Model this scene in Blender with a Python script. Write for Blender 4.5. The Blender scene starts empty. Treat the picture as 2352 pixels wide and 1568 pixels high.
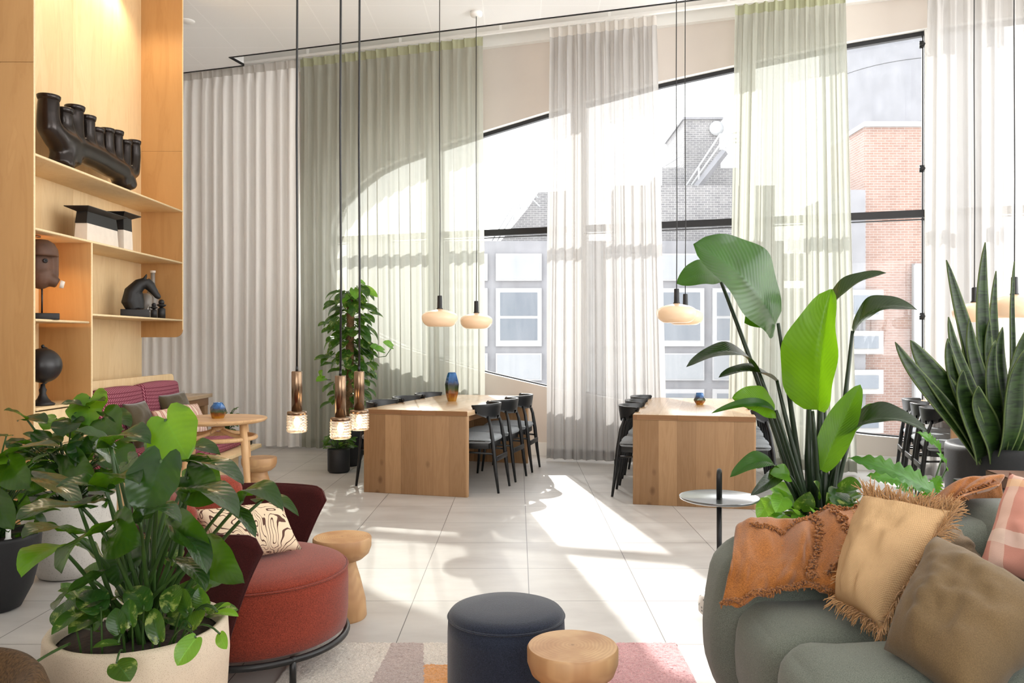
SKY, SUN, EXPO = 2.9, 5.0, 0.85
import bpy, bmesh, math, random
from mathutils import Vector, Matrix, noise
rnd = random.Random(7)
pi = math.pi
C = bpy.context.scene.collection
F, CX, CY, H = 1857.0, 1190.0, 784.0, 1.34      # focal length in pixels, principal point, eye height

def P(px, py, Y):
    return Vector(((px-CX)/F*Y, Y, H-(py-CY)/F*Y))

def lin(r, g, b, k=1.0):
    f = lambda c: (c/255/12.92 if c <= 10 else ((c/255+.055)/1.055)**2.4)*k
    return (f(r), f(g), f(b), 1)

# ---------------------------------------------------------------- node helpers
def newmat(name):
    m = bpy.data.materials.new(name); m.use_nodes = True
    nt = m.node_tree; nt.nodes.clear()
    out = nt.nodes.new('ShaderNodeOutputMaterial')
    return m, nt, out

def nd(nt, typ, ins=None, **at):
    n = nt.nodes.new('ShaderNode'+typ)
    for k, v in at.items(): setattr(n, k, v)
    for k, v in (ins or {}).items():
        s = n.inputs[k]
        if isinstance(v, bpy.types.NodeSocket): nt.links.new(v, s)
        else: s.default_value = v
    return n

def math_(nt, op, a, b=None, c=None):
    ins = {0: a}
    if b is not None: ins[1] = b
    if c is not None: ins[2] = c
    return nd(nt, 'Math', ins, operation=op).outputs[0]

def mixc(nt, fac, a, b, mode='MIX'):
    n = nd(nt, 'Mix', data_type='RGBA', blend_type=mode)
    for s, v in ((n.inputs[0], fac), (n.inputs[6], a), (n.inputs[7], b)):
        if isinstance(v, bpy.types.NodeSocket): nt.links.new(v, s)
        else: s.default_value = v
    return n.outputs[2]

def ramp(nt, fac, stops):
    n = nd(nt, 'ValToRGB', {0: fac}); e = n.color_ramp.elements
    while len(e) < len(stops): e.new(0.5)
    for el, (p, c) in zip(e, stops): el.position = p; el.color = c
    return n.outputs[0]

def coords(nt, kind='Object', scale=(1, 1, 1), rot=(0, 0, 0), loc=(0, 0, 0)):
    t = nd(nt, 'TexCoord')
    return nd(nt, 'Mapping', {0: t.outputs[kind], 1: loc, 2: rot, 3: scale}).outputs[0]

def bump(nt, h, strength=.3, dist=.01):
    return nd(nt, 'Bump', {'Height': h, 'Strength': strength, 'Distance': dist}).outputs[0]

def pbr(nt, out, color, rough=.5, normal=None, **kw):
    ins = {'Base Color': color, 'Roughness': rough}
    if normal is not None: ins['Normal'] = normal
    ins.update(kw)
    p = nd(nt, 'BsdfPrincipled', ins)
    nt.links.new(p.outputs[0], out.inputs[0])
    return p

def simple(name, col, rough=.5, metal=0, spec=.5, noise_amt=0, nscale=20, bstr=0, coat=0):
    m, nt, out = newmat(name)
    c = col; nrm = None
    if noise_amt or bstr:
        v = coords(nt)
        n = nd(nt, 'TexNoise', {'Vector': v, 'Scale': nscale, 'Detail': 4}).outputs[0]
        if noise_amt:
            d = tuple(x*(1-noise_amt) for x in col[:3])+(1,)
            l = tuple(min(1, x*(1+noise_amt)) for x in col[:3])+(1,)
            c = ramp(nt, n, [(.3, d), (.7, l)])
        if bstr: nrm = bump(nt, n, bstr, .004)
    pbr(nt, out, c, rough, nrm, Metallic=metal, **{'Specular IOR Level': spec, 'Coat Weight': coat, 'Coat IOR': 2.0, 'Coat Roughness': .25})
    return m

def fabric(name, col, scale=350, var=.14, bstr=.35, rough=.95, sheen=.25, big=.1, axis=(1, 1, 1)):
    m, nt, out = newmat(name)
    v = coords(nt, scale=axis)
    fine = nd(nt, 'TexNoise', {'Vector': v, 'Scale': scale, 'Detail': 2, 'Roughness': .6}).outputs[0]
    wide = nd(nt, 'TexNoise', {'Vector': v, 'Scale': 5, 'Detail': 3}).outputs[0]
    d = tuple(x*(1-var*1.6) for x in col[:3])+(1,); l = tuple(min(1, x*(1+var*1.6)) for x in col[:3])+(1,)
    c = ramp(nt, fine, [(.3, d), (.7, l)])
    c = mixc(nt, 1, c, ramp(nt, wide, [(.3, (1-big,)*3+(1,)), (.7, (1, 1, 1, 1))]), 'MULTIPLY')
    pbr(nt, out, c, rough, bump(nt, fine, bstr, .002), **{'Sheen Weight': sheen, 'Specular IOR Level': .15})
    return m

def leafmat(name, dark, light, thru, trans=.35, rough=.32, vein=.35, variegated=0, nv=9, coat=.35, rib=.12):
    """leaf blade: UV x across (0..1, midrib .5), y along"""
    m, nt, out = newmat(name)
    t = nd(nt, 'TexCoord'); s = nd(nt, 'SeparateXYZ', {0: t.outputs['UV']})
    ax = math_(nt, 'ABSOLUTE', math_(nt, 'SUBTRACT', s.outputs[0], .5))
    sl = math_(nt, 'SUBTRACT', s.outputs[1], math_(nt, 'MULTIPLY', ax, .55))
    w = math_(nt, 'SINE', math_(nt, 'MULTIPLY', sl, nv*2*pi))
    lat = math_(nt, 'POWER', math_(nt, 'MULTIPLY_ADD', w, .5, .5), 14)
    mid = math_(nt, 'LESS_THAN', ax, .018)
    v = coords(nt)
    n = nd(nt, 'TexNoise', {'Vector': v, 'Scale': 7, 'Detail': 3}).outputs[0]
    c = ramp(nt, n, [(.3, dark), (.7, light)])
    veinc = tuple(min(1, x*2.0+.02) for x in light[:3])+(1,)
    f = math_(nt, 'MINIMUM', math_(nt, 'ADD', math_(nt, 'MULTIPLY', lat, vein*.5), math_(nt, 'MULTIPLY', mid, vein*1.6)), 1.0)
    c = mixc(nt, f, c, veinc)
    if variegated:
        n2 = nd(nt, 'TexNoise', {'Vector': v, 'Scale': 26, 'Detail': 5, 'Roughness': .7}).outputs[0]
        g = ramp(nt, n2, [(.55, (0, 0, 0, 1)), (.64, (variegated,)*3+(1,))])
        c = mixc(nt, g, c, lin(190, 200, 110))
    b = bump(nt, math_(nt, 'MULTIPLY', w, .5), rib, .004)
    p = nd(nt, 'BsdfPrincipled', {'Base Color': c, 'Roughness': rough, 'Normal': b, 'Specular IOR Level': .32, 'Coat Weight': coat, 'Coat Roughness': .16})
    tr = nd(nt, 'BsdfTranslucent', {0: mixc(nt, f, thru, tuple(x*.55 for x in thru[:3])+(1,)), 'Normal': b})
    mx = nd(nt, 'MixShader', {0: trans, 1: p.outputs[0], 2: tr.outputs[0]})
    nt.links.new(mx.outputs[0], out.inputs[0])
    return m

# ---------------------------------------------------------------- object helpers
def tag(o, label=None, cat=None, group=None, kind=None):
    if label: o['label'] = label
    if cat: o['category'] = cat
    if group: o['group'] = group
    if kind: o['kind'] = kind
    return o

def thing(name, label, cat, loc=(0, 0, 0), rz=0, group=None):
    o = bpy.data.objects.new(name, None); C.objects.link(o)
    o.location = loc; o.rotation_euler = (0, 0, rz); o.empty_display_size = .1
    return tag(o, label, cat, group)

def struct_root(name):
    o = bpy.data.objects.new(name, None); C.objects.link(o); o['kind'] = 'structure'
    return o

def link(name, me, mat, parent=None, smooth=True, kind=None):
    o = bpy.data.objects.new(name, me); C.objects.link(o)
    mats = mat if isinstance(mat, (list, tuple)) else [mat]
    for k in mats: me.materials.append(k)
    if smooth:
        for p in me.polygons: p.use_smooth = True
    if parent is not None: o.parent = parent
    if kind: o['kind'] = kind
    return o

class MB:
    """collects geometry for ONE mesh"""
    def __init__(s): s.v, s.f, s.uv, s.mi = [], [], [], []
    def add(s, vs, fs, uvs=None, mi=0):
        o = len(s.v); s.v += [tuple(x) for x in vs]
        for k, f in enumerate(fs):
            s.f.append(tuple(i+o for i in f)); s.mi.append(mi)
            s.uv.append([uvs[i] for i in f] if uvs else [(0, 0)]*len(f))
        return s
    def box(s, c, sz, rz=0, mi=0, M=None):
        x, y, z = (d/2 for d in sz); cs, sn = math.cos(rz), math.sin(rz); vs = []
        for i in (-1, 1):
            for j in (-1, 1):
                for k in (-1, 1):
                    a, b = i*x, j*y
                    vs.append(Vector((c[0]+a*cs-b*sn, c[1]+a*sn+b*cs, c[2]+k*z)))
        if M: vs = [M @ v for v in vs]
        return s.add(vs, [(0, 1, 3, 2), (4, 6, 7, 5), (0, 4, 5, 1), (2, 3, 7, 6), (0, 2, 6, 4), (1, 5, 7, 3)], mi=mi)
    def tube(s, pts, rad, n=10, caps=True, mi=0, flat=1.0):
        pts = [Vector(p) for p in pts]; m = len(pts)
        if not hasattr(rad, '__len__'): rad = [rad]*m
        vs, uv = [], []; prev = None
        for i, p in enumerate(pts):
            d = (pts[min(i+1, m-1)]-pts[max(i-1, 0)])
            if d.length < 1e-9: d = Vector((0, 0, 1))
            d.normalize()
            if prev is None:
                a = Vector((0, 0, 1)) if abs(d.z) < .9 else Vector((1, 0, 0))
                x = d.cross(a).normalized()
            else: x = (prev-d*prev.dot(d)).normalized()
            prev = x; y = d.cross(x)
            for k in range(n):
                t = 2*pi*k/n
                vs.append(p+(x*math.cos(t)+y*math.sin(t)*flat)*rad[i]); uv.append((k/n, i/max(1, m-1)))
        fs = [(i*n+k, i*n+(k+1) % n, (i+1)*n+(k+1) % n, (i+1)*n+k) for i in range(m-1) for k in range(n)]
        if caps: fs += [tuple(range(n-1, -1, -1)), tuple((m-1)*n+k for k in range(n))]
        return s.add(vs, fs, uv, mi)
    def lathe(s, prof, c=(0, 0, 0), n=40, mi=0, wob=None):
        vs, uv = [], []; m = len(prof)
        for i, (r, z) in enumerate(prof):
            for k in range(n):
                t = 2*pi*k/n; rr = r*(wob(t, z) if wob else 1)
                vs.append((c[0]+rr*math.cos(t), c[1]+rr*math.sin(t), c[2]+z)); uv.append((k/n, i/(m-1)))
        fs = [(i*n+k, i*n+(k+1) % n, (i+1)*n+(k+1) % n, (i+1)*n+k) for i in range(m-1) for k in range(n)]
        if prof[0][0] > 1e-4: fs.append(tuple(range(n-1, -1, -1)))
        if prof[-1][0] > 1e-4: fs.append(tuple((m-1)*n+k for k in range(n)))
        return s.add(vs, fs, uv, mi)
    def grid(s, fn, nu, nv, closeu=False, mi=0, double=None):
        vs = [fn(i/nu, j/nv) for j in range(nv+1) for i in range(nu+1)]
        uv = [(i/nu, j/nv) for j in range(nv+1) for i in range(nu+1)]
        w = nu+1
        fs = [(j*w+i, j*w+i+1, (j+1)*w+i+1, (j+1)*w+i) for j in range(nv) for i in range(nu)]
        return s.add(vs, fs, uv, mi)
    def ell(s, c, r, n=16, m=10, M=None, mi=0):
        vs = []
        for j in range(m+1):
            a = pi*j/m
            for k in range(n):
                t = 2*pi*k/n
                p = Vector((r[0]*math.sin(a)*math.cos(t), r[1]*math.sin(a)*math.sin(t), r[2]*math.cos(a)))
                if M: p = M @ p
                vs.append(p+Vector(c))
        fs = [(j*n+k, (j+1)*n+k, (j+1)*n+(k+1) % n, j*n+(k+1) % n) for j in range(m) for k in range(n)]
        return s.add(vs, fs, mi=mi)
    def mesh(s, name, off=(0, 0, 0)):
        me = bpy.data.meshes.new(name); ox, oy, oz = off
        me.from_pydata([(x-ox, y-oy, z-oz) for x, y, z in s.v], [], s.f)
        if any(s.mi): me.polygons.foreach_set('material_index', s.mi)
        l = me.uv_layers.new(name='UVMap')
        flat = [c for f in s.uv for p in f for c in p]
        l.data.foreach_set('uv', flat)
        me.update(); return me
    def build(s, name, mat, parent=None, smooth=True, world=False, weld=False, bev=0, seg=2, kind=None):
        off = parent.location if (parent is not None and world) else (0, 0, 0)
        me = s.mesh(name, off)
        if weld or bev:
            bm = bmesh.new(); bm.from_mesh(me)
            if weld: bmesh.ops.remove_doubles(bm, verts=bm.verts, dist=1e-5)
            if bev:
                es = [e for e in bm.edges if len(e.link_faces) == 2 and e.calc_face_angle(0) > .6]
                bmesh.ops.bevel(bm, geom=es, offset=bev, segments=seg, affect='EDGES', profile=.5)
            bmesh.ops.recalc_face_normals(bm, faces=bm.faces)
            bm.to_mesh(me); bm.free()
        o = link(name, me, mat, parent, smooth, kind)
        return o

def sharp(o, ang=40):
    """split shading at hard edges"""
    me = o.data; bm = bmesh.new(); bm.from_mesh(me)
    for e in bm.edges:
        if len(e.link_faces) == 2 and e.calc_face_angle(0) > math.radians(ang): e.smooth = False
    bm.to_mesh(me); bm.free(); return o

def box(name, c, sz, mat, parent=None, rz=0, bev=.004, seg=2, world=False, kind=None):
    o = MB().box(c, sz, rz).build(name, mat, parent, True, world, bev=bev, seg=seg, kind=kind)
    return sharp(o, 35) if bev == 0 else o

def rbox(size, r, bulge=(0, 0, 0), n=8, fn=None):
    """rounded, puffed box as a bmesh-free MB around the origin"""
    m = MB(); h = [s/2 for s in size]
    def proj(p):
        q = Vector([max(-h[i]+r, min(h[i]-r, p[i]*h[i])) for i in range(3)])
        d = Vector([p[i]*h[i] for i in range(3)])-q
        if d.length > 1e-9: d = d.normalized()*r
        w = q+d
        for a in range(3):
            if bulge[a]:
                b, c = [k for k in range(3) if k != a]
                w[a] += bulge[a]*p[a]*(1-p[b]**2)*(1-p[c]**2)
        return fn(w, p) if fn else w
    # spread samples so that the rounded rims get enough rows
    def ts(a):
        rr = min(.49, r/(2*h[a])); s = [-1+2*rr*(1-math.cos(k/4*pi/2)) for k in range(4)]
        mid = [-1+2*rr+(2-4*rr)*k/n for k in range(n+1)]
        return s+mid+[-x for x in reversed(s)]
    T = [ts(a) for a in range(3)]
    for a in range(3):
        b, c = (a+1) % 3, (a+2) % 3
        for sgn in (-1, 1):
            vs = []
            for v in T[c]:
                for u in T[b]:
                    p = [0, 0, 0]; p[a] = sgn; p[b] = u; p[c] = v; vs.append(proj(p))
            w = len(T[b])
            fs = []
            for j in range(len(T[c])-1):
                for i in range(w-1):
                    q = (j*w+i, j*w+i+1, (j+1)*w+i+1, (j+1)*w+i)
                    fs.append(q if sgn > 0 else q[::-1])
            m.add(vs, fs)
    return m

def xf(mb, M):
    mb.v = [tuple(M @ Vector(v)) for v in mb.v]; return mb

def copytree(o):
    c = o.copy(); C.objects.link(c)
    for ch in list(o.children):
        d = ch.copy(); C.objects.link(d); d.parent = c
        for g in list(ch.children):
            e = g.copy(); C.objects.link(e); e.parent = d
    return c

def bez(a, b, c, n=8):
    a, b, c = Vector(a), Vector(b), Vector(c)
    return [a*(1-t)**2+b*2*t*(1-t)+c*t*t for t in (i/n for i in range(n+1))]

def cat(pts, t):
    """Catmull-Rom through a list (numbers or Vectors), t in 0..1"""
    n = len(pts)-1; x = min(max(t*n, 0), n-1e-6); i = int(x); f = x-i
    p0, p1, p2, p3 = pts[max(i-1, 0)], pts[i], pts[i+1], pts[min(i+2, n)]
    return p1*1.0+((p2-p0)*f*.5)+((p0*2-p1*5+p2*4-p3)*(f*f*.5))+((p1*3-p0-p2*3+p3)*(f*f*f*.5))

def pillow(corn, thick, name, mat, parent=None, n=18, pinch=.06, wr=.012, seed=0, uvs=None, world=True):
    """corners BL, BR, TR, TL in space -> stuffed cushion"""
    bl, br, tr, tl = [Vector(c) for c in corn]
    nrm = ((br-bl).cross(tl-bl)).normalized(); mb = MB()
    ctr = (bl+br+tr+tl)/4
    for sgn in (1, -1):
        def fn(u, v):
            p = bl*(1-u)*(1-v)+br*u*(1-v)+tr*u*v+tl*(1-u)*v
            a, b = 2*u-1, 2*v-1
            eu, ev = (1-a*a), (1-b*b)
            k = 1-pinch*(1-min(1, 0))*(eu*(b*b)+ev*(a*a))
            p = ctr+(p-ctr)*k
            t = (max(0, eu)*max(0, ev))**.42
            w = noise.noise(Vector((a*2.2+seed, b*2.2, sgn*3)))*wr+noise.noise(Vector((a*6+seed, b*6, 7)))*wr*.4
            return p+nrm*sgn*(thick/2*t+w*t)
        mb.grid(fn, n, n)
        if sgn < 0:
            k = n*n; mb.f[-k:] = [f[::-1] for f in mb.f[-k:]]; mb.uv[-k:] = [f[::-1] for f in mb.uv[-k:]]
    return mb.build(name, mat, parent, True, world, weld=True)

# ---------------------------------------------------------------- leaves
def leaf(mb, base, tip, W, nrm, kind='heart', bow=.08, fold=.25, side=0, nv=12, nu=8, mi=0, wave=.0, seed=0):
    base, tip = Vector(base), Vector(tip); yv = tip-base; L = yv.length; yv.normalize()
    n = Vector(nrm); n = n-yv*n.dot(yv)
    if n.length < 1e-4: n = Vector((0, 0, 1))-yv*yv.z
    n.normalize(); xv = yv.cross(n)
    def f(v):
        if kind == 'heart': return (1-v)**.75*(.78+1.55*v)
        if kind == 'paddle': return max(0, math.sin(pi*min(1, v*.97+.03)**.8))**.62
        if kind == 'blade': return min(1, .62+.7*v)*max(0, 1-v**3.2)**.9
        if kind == 'tooth': return ((1-v)**.7*(.7+1.3*v))*(.66+.42*abs(math.sin(v*9*pi+.6))**1.5)
        return (1-v)**.8*(.6+1.9*v)
    lob = {'heart': .24, 'pothos': .1}.get(kind, 0)
    vs, uv = [], []
    for j in range(nv+1):
        v = j/nv; w = f(v)*W/2
        for i in range(nu+1):
            a = 2*i/nu-1; aa = abs(a)
            x = a*w; y = L*v
            if lob: y -= L*lob*(1-(2*aa-1)**2)*(1-v)**3
            z = bow*L*4*v*(1-v)+fold*abs(x)-fold*W*.22+side*x
            if wave: z += wave*W*aa*math.sin(v*14+seed+a*2)
            vs.append(base+xv*x+yv*y+n*z); uv.append((i/nu, v))
    w_ = nu+1
    fs = [(j*w_+i, j*w_+i+1, (j+1)*w_+i+1, (j+1)*w_+i) for j in range(nv) for i in range(nu)]
    mb.add(vs, fs, uv, mi)
    return mb
# ================================================================ materials
def floor_mat():
    m, nt, out = newmat('floor_tiles')
    t = nd(nt, 'TexCoord'); s = nd(nt, 'SeparateXYZ', {0: t.outputs['Object']})
    gx = math_(nt, 'DIVIDE', math_(nt, 'SUBTRACT', s.outputs[0], .058), .6)
    gy = math_(nt, 'DIVIDE', math_(nt, 'SUBTRACT', s.outputs[1], 3.58), .6)
    def edge(g):
        fr = math_(nt, 'FRACT', g); return math_(nt, 'MINIMUM', fr, math_(nt, 'SUBTRACT', 1.0, fr))
    grout = math_(nt, 'LESS_THAN', math_(nt, 'MINIMUM', edge(gx), edge(gy)), .0036)
    cell = nd(nt, 'CombineXYZ', {0: math_(nt, 'FLOOR', gx), 1: math_(nt, 'FLOOR', gy)}).outputs[0]
    wn = nd(nt, 'TexWhiteNoise', {0: cell}, noise_dimensions='3D').outputs[0]
    cl = nd(nt, 'TexNoise', {'Vector': coords(nt, scale=(1.2, 3, 1)), 'Scale': 1.6, 'Detail': 6, 'Roughness': .6}).outputs[0]
    c = ramp(nt, cl, [(.25, lin(176, 171, 167)), (.5, lin(192, 188, 184)), (.75, lin(203, 200, 196))])
    c = mixc(nt, 1, c, ramp(nt, wn, [(0, (.93, .93, .93, 1)), (1, (1, 1, 1, 1))]), 'MULTIPLY')
    c = mixc(nt, grout, c, lin(96, 92, 90))
    r = math_(nt, 'MULTIPLY_ADD', cl, .18, .28)
    b = bump(nt, math_(nt, 'SUBTRACT', 1.0, grout), .4, .002)
    pbr(nt, out, c, r, b, **{'Specular IOR Level': .45}); return m

def ceiling_mat():
    m, nt, out = newmat('ceiling_tiles')
    t = nd(nt, 'TexCoord'); s = nd(nt, 'SeparateXYZ', {0: t.outputs['Object']})
    def edge(o, off):
        fr = math_(nt, 'FRACT', math_(nt, 'DIVIDE', math_(nt, 'ADD', o, off), .595))
        return math_(nt, 'MINIMUM', fr, math_(nt, 'SUBTRACT', 1.0, fr))
    g = math_(nt, 'LESS_THAN', math_(nt, 'MINIMUM', edge(s.outputs[0], 2.74), edge(s.outputs[1], .05)), .011)
    n = nd(nt, 'TexNoise', {'Vector': coords(nt), 'Scale': 240, 'Detail': 2}).outputs[0]
    c = mixc(nt, g, ramp(nt, n, [(.3, lin(243, 243, 242)), (.7, lin(247, 247, 246))]), lin(252, 252, 251))
    pbr(nt, out, c, .9, bump(nt, math_(nt, 'SUBTRACT', 1.0, g), .2, .004)); return m

def plank_mat(name, cols, axis, width, grain, rough=.45, vary=1.0, knots=True):
    """boards side by side along `axis` (0,1,2), grain running along `grain`"""
    m, nt, out = newmat(name)
    t = nd(nt, 'TexCoord'); o = t.outputs['Object']; s = nd(nt, 'SeparateXYZ', {0: o})
    idx = math_(nt, 'FLOOR', math_(nt, 'DIVIDE', math_(nt, 'ADD', s.outputs[axis], 10.03), width))
    wn = nd(nt, 'TexWhiteNoise', {1: idx}, noise_dimensions='1D').outputs[0]
    sc = [16, 16, 16]; sc[grain] = 1.3
    mp = nd(nt, 'Mapping', {0: o, 3: tuple(sc)}).outputs[0]
    off = nd(nt, 'CombineXYZ', {0: math_(nt, 'MULTIPLY', wn, 37.0), 1: math_(nt, 'MULTIPLY', wn, 91.0), 2: math_(nt, 'MULTIPLY', wn, 53.0)}).outputs[0]
    vec = nd(nt, 'VectorMath', {0: mp, 1: off}, operation='ADD').outputs[0]
    n1 = nd(nt, 'TexNoise', {'Vector': vec, 'Scale': .55, 'Detail': 5, 'Roughness': .55, 'Distortion': 1.2}).outputs[0]
    rings = math_(nt, 'MULTIPLY_ADD', math_(nt, 'SINE', math_(nt, 'MULTIPLY', n1, 46.0)), .5, .5)
    n2 = nd(nt, 'TexNoise', {'Vector': vec, 'Scale': 5, 'Detail': 4, 'Roughness': .7}).outputs[0]
    base = ramp(nt, wn, [(0, cols[0]), (.5, cols[1]), (1, cols[2])]) if vary else cols[1]
    c = mixc(nt, math_(nt, 'MULTIPLY', rings, .32), base, mixc(nt, 1, base, (.72, .64, .55, 1), 'MULTIPLY'))
    c = mixc(nt, math_(nt, 'MULTIPLY', n2, .4), c, mixc(nt, 1, c, (.74, .7, .64, 1), 'MULTIPLY'))
    if knots:
        v = nd(nt, 'TexVoronoi', {'Vector': nd(nt, 'Mapping', {0: o, 3: (5, 5, 3.2)}).outputs[0], 'Scale': 1.0}).outputs[0]
        c = mixc(nt, ramp(nt, v, [(.05, (.75,)*3+(1,)), (.16, (0, 0, 0, 1))]), c, lin(78, 52, 34))
    fr = math_(nt, 'FRACT', math_(nt, 'DIVIDE', math_(nt, 'ADD', s.outputs[axis], 10.03), width))
    gap = math_(nt, 'LESS_THAN', fr, .012)
    c = mixc(nt, math_(nt, 'MULTIPLY', gap, .5), c, lin(90, 60, 38))
    pbr(nt, out, c, rough, bump(nt, n2, .08, .002), **{'Specular IOR Level': .35}); return m

def turned_mat(name):
    """end-grain rings seen from above, long grain on the sides"""
    m, nt, out = newmat(name)
    t = nd(nt, 'TexCoord'); o = t.outputs['Object']; s = nd(nt, 'SeparateXYZ', {0: o})
    d = nd(nt, 'TexNoise', {'Vector': coords(nt, scale=(1, 1, .15)), 'Scale': 7, 'Detail': 3}).outputs[0]
    r = math_(nt, 'SQRT', math_(nt, 'ADD', math_(nt, 'POWER', s.outputs[0], 2.0), math_(nt, 'POWER', s.outputs[1], 2.0)))
    rr = math_(nt, 'ADD', r, math_(nt, 'MULTIPLY', d, .055))
    ring = math_(nt, 'MULTIPLY_ADD', math_(nt, 'SINE', math_(nt, 'MULTIPLY', rr, 520.0)), .5, .5)
    ang = nd(nt, 'TexNoise', {'Vector': coords(nt, scale=(10, 10, .8)), 'Scale': 4, 'Detail': 4}).outputs[0]
    c = ramp(nt, d, [(.35, lin(176, 134, 92)), (.65, lin(208, 172, 126))])
    c = mixc(nt, math_(nt, 'MULTIPLY', ring, .26), c, lin(140, 98, 62))
    c = mixc(nt, math_(nt, 'MULTIPLY', ang, .35), c, lin(158, 112, 70))
    pith = ramp(nt, r, [(.004, (1, 1, 1, 1)), (.008, (0, 0, 0, 1))])
    c = mixc(nt, math_(nt, 'MULTIPLY', pith, .5), c, lin(100, 70, 45))
    pbr(nt, out, c, .5, bump(nt, ang, .1, .002)); return m

def birch_mat(name, a, b, grain=2):
    m, nt, out = newmat(name)
    sc = [7, 7, 7]; sc[grain] = .9
    v = coords(nt, scale=sc)
    n1 = nd(nt, 'TexNoise', {'Vector': v, 'Scale': .8, 'Detail': 4, 'Distortion': 1.5}).outputs[0]
    rings = math_(nt, 'MULTIPLY_ADD', math_(nt, 'SINE', math_(nt, 'MULTIPLY', n1, 34.0)), .5, .5)
    n2 = nd(nt, 'TexNoise', {'Vector': v, 'Scale': 14, 'Detail': 3}).outputs[0]
    c = ramp(nt, n1, [(.25, a), (.75, b)])
    c = mixc(nt, math_(nt, 'MULTIPLY', math_(nt, 'POWER', rings, 5.0), .22), c, mixc(nt, 1, c, (.78, .7, .6, 1), 'MULTIPLY'))
    c = mixc(nt, math_(nt, 'MULTIPLY', n2, .14), c, lin(150, 110, 66))
    pbr(nt, out, c, .42, None, **{'Specular IOR Level': .3}); return m

def sheer_mat(name, col, thru, clear, diff=.45):
    m, nt, out = newmat(name)
    n = nd(nt, 'TexNoise', {'Vector': coords(nt, scale=(60, 60, 3)), 'Scale': 6, 'Detail': 3}).outputs[0]
    d = nd(nt, 'BsdfDiffuse', {0: mixc(nt, math_(nt, 'MULTIPLY', n, .25), col, tuple(x*.8 for x in col[:3])+(1,))})
    t = nd(nt, 'BsdfTranslucent', {0: thru})
    s = nd(nt, 'MixShader', {0: 1-diff, 1: d.outputs[0], 2: t.outputs[0]})
    tr = nd(nt, 'BsdfTransparent', {0: tuple(.35+.65*x for x in col[:3])+(1,)})
    mx = nd(nt, 'MixShader', {0: clear, 1: s.outputs[0], 2: tr.outputs[0]})
    nt.links.new(mx.outputs[0], out.inputs[0]); return m

def glass_mat(name, dust=.1):
    """window pane: clear, faintly reflecting, with a film of dust and rain specks"""
    m, nt, out = newmat(name)
    v = coords(nt)
    a = nd(nt, 'TexNoise', {'Vector': coords(nt, scale=(9, 9, 1.2)), 'Scale': 1.5, 'Detail': 5, 'Roughness': .65}).outputs[0]
    b = nd(nt, 'TexNoise', {'Vector': v, 'Scale': 130, 'Detail': 2}).outputs[0]
    f = math_(nt, 'ADD', math_(nt, 'MULTIPLY', a, dust), math_(nt, 'MULTIPLY', math_(nt, 'GREATER_THAN', b, .66), dust*.9))
    tl = nd(nt, 'BsdfTranslucent', {0: (.85, .86, .88, 1)}); df = nd(nt, 'BsdfDiffuse', {0: (.8, .8, .8, 1)})
    du = nd(nt, 'MixShader', {0: .35, 1: tl.outputs[0], 2: df.outputs[0]})
    tr = nd(nt, 'BsdfTransparent', {0: (.97, .98, .98, 1)})
    gl = nd(nt, 'BsdfGlossy', {0: (.9, .9, .9, 1), 'Roughness': .02})
    fr = nd(nt, 'Fresnel', {0: 1.45})
    cl = nd(nt, 'MixShader', {0: math_(nt, 'MULTIPLY', fr.outputs[0], .8), 1: tr.outputs[0], 2: gl.outputs[0]})
    mx = nd(nt, 'MixShader', {0: f, 1: cl.outputs[0], 2: du.outputs[0]})
    nt.links.new(mx.outputs[0], out.inputs[0]); return m

def brick_mat(name, c1, c2, mortar, sx, sz, axes='xz'):
    m, nt, out = newmat(name)
    t = nd(nt, 'TexCoord'); s = nd(nt, 'SeparateXYZ', {0: t.outputs['Object']})
    h = math_(nt, 'ADD', s.outputs[0], s.outputs[1])
    v = nd(nt, 'CombineXYZ', {0: h, 1: s.outputs[2], 2: 0.0}).outputs[0]
    b = nd(nt, 'TexBrick', {'Vector': v, 'Color1': c1, 'Color2': c2, 'Mortar': mortar, 'Scale': 1.0, 'Mortar Size': sz*.1, 'Brick Width': sx, 'Row Height': sz, 'Bias': 0.0})
    n = nd(nt, 'TexNoise', {'Vector': coords(nt), 'Scale': .8, 'Detail': 5}).outputs[0]
    c = mixc(nt, 1, b.outputs[0], ramp(nt, n, [(.3, (.8, .8, .8, 1)), (.7, (1.0, 1.0, 1.0, 1))]), 'MULTIPLY')
    pbr(nt, out, c, .9); return m

def stone_mat(name, base, specks, scale=90, rough=.75):
    m, nt, out = newmat(name); v = coords(nt)
    vo = nd(nt, 'TexVoronoi', {'Vector': v, 'Scale': scale}); n = nd(nt, 'TexNoise', {'Vector': v, 'Scale': 9, 'Detail': 4}).outputs[0]
    c = ramp(nt, n, [(.3, tuple(x*.88 for x in base[:3])+(1,)), (.7, base)])
    w = nd(nt, 'TexWhiteNoise', {0: vo.outputs['Position']}, noise_dimensions='3D').outputs[0]
    k = math_(nt, 'MULTIPLY', math_(nt, 'GREATER_THAN', w, .62), math_(nt, 'LESS_THAN', vo.outputs[0], .38))
    c = mixc(nt, k, c, specks); pbr(nt, out, c, rough, bump(nt, n, .1, .003)); return m

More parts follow.
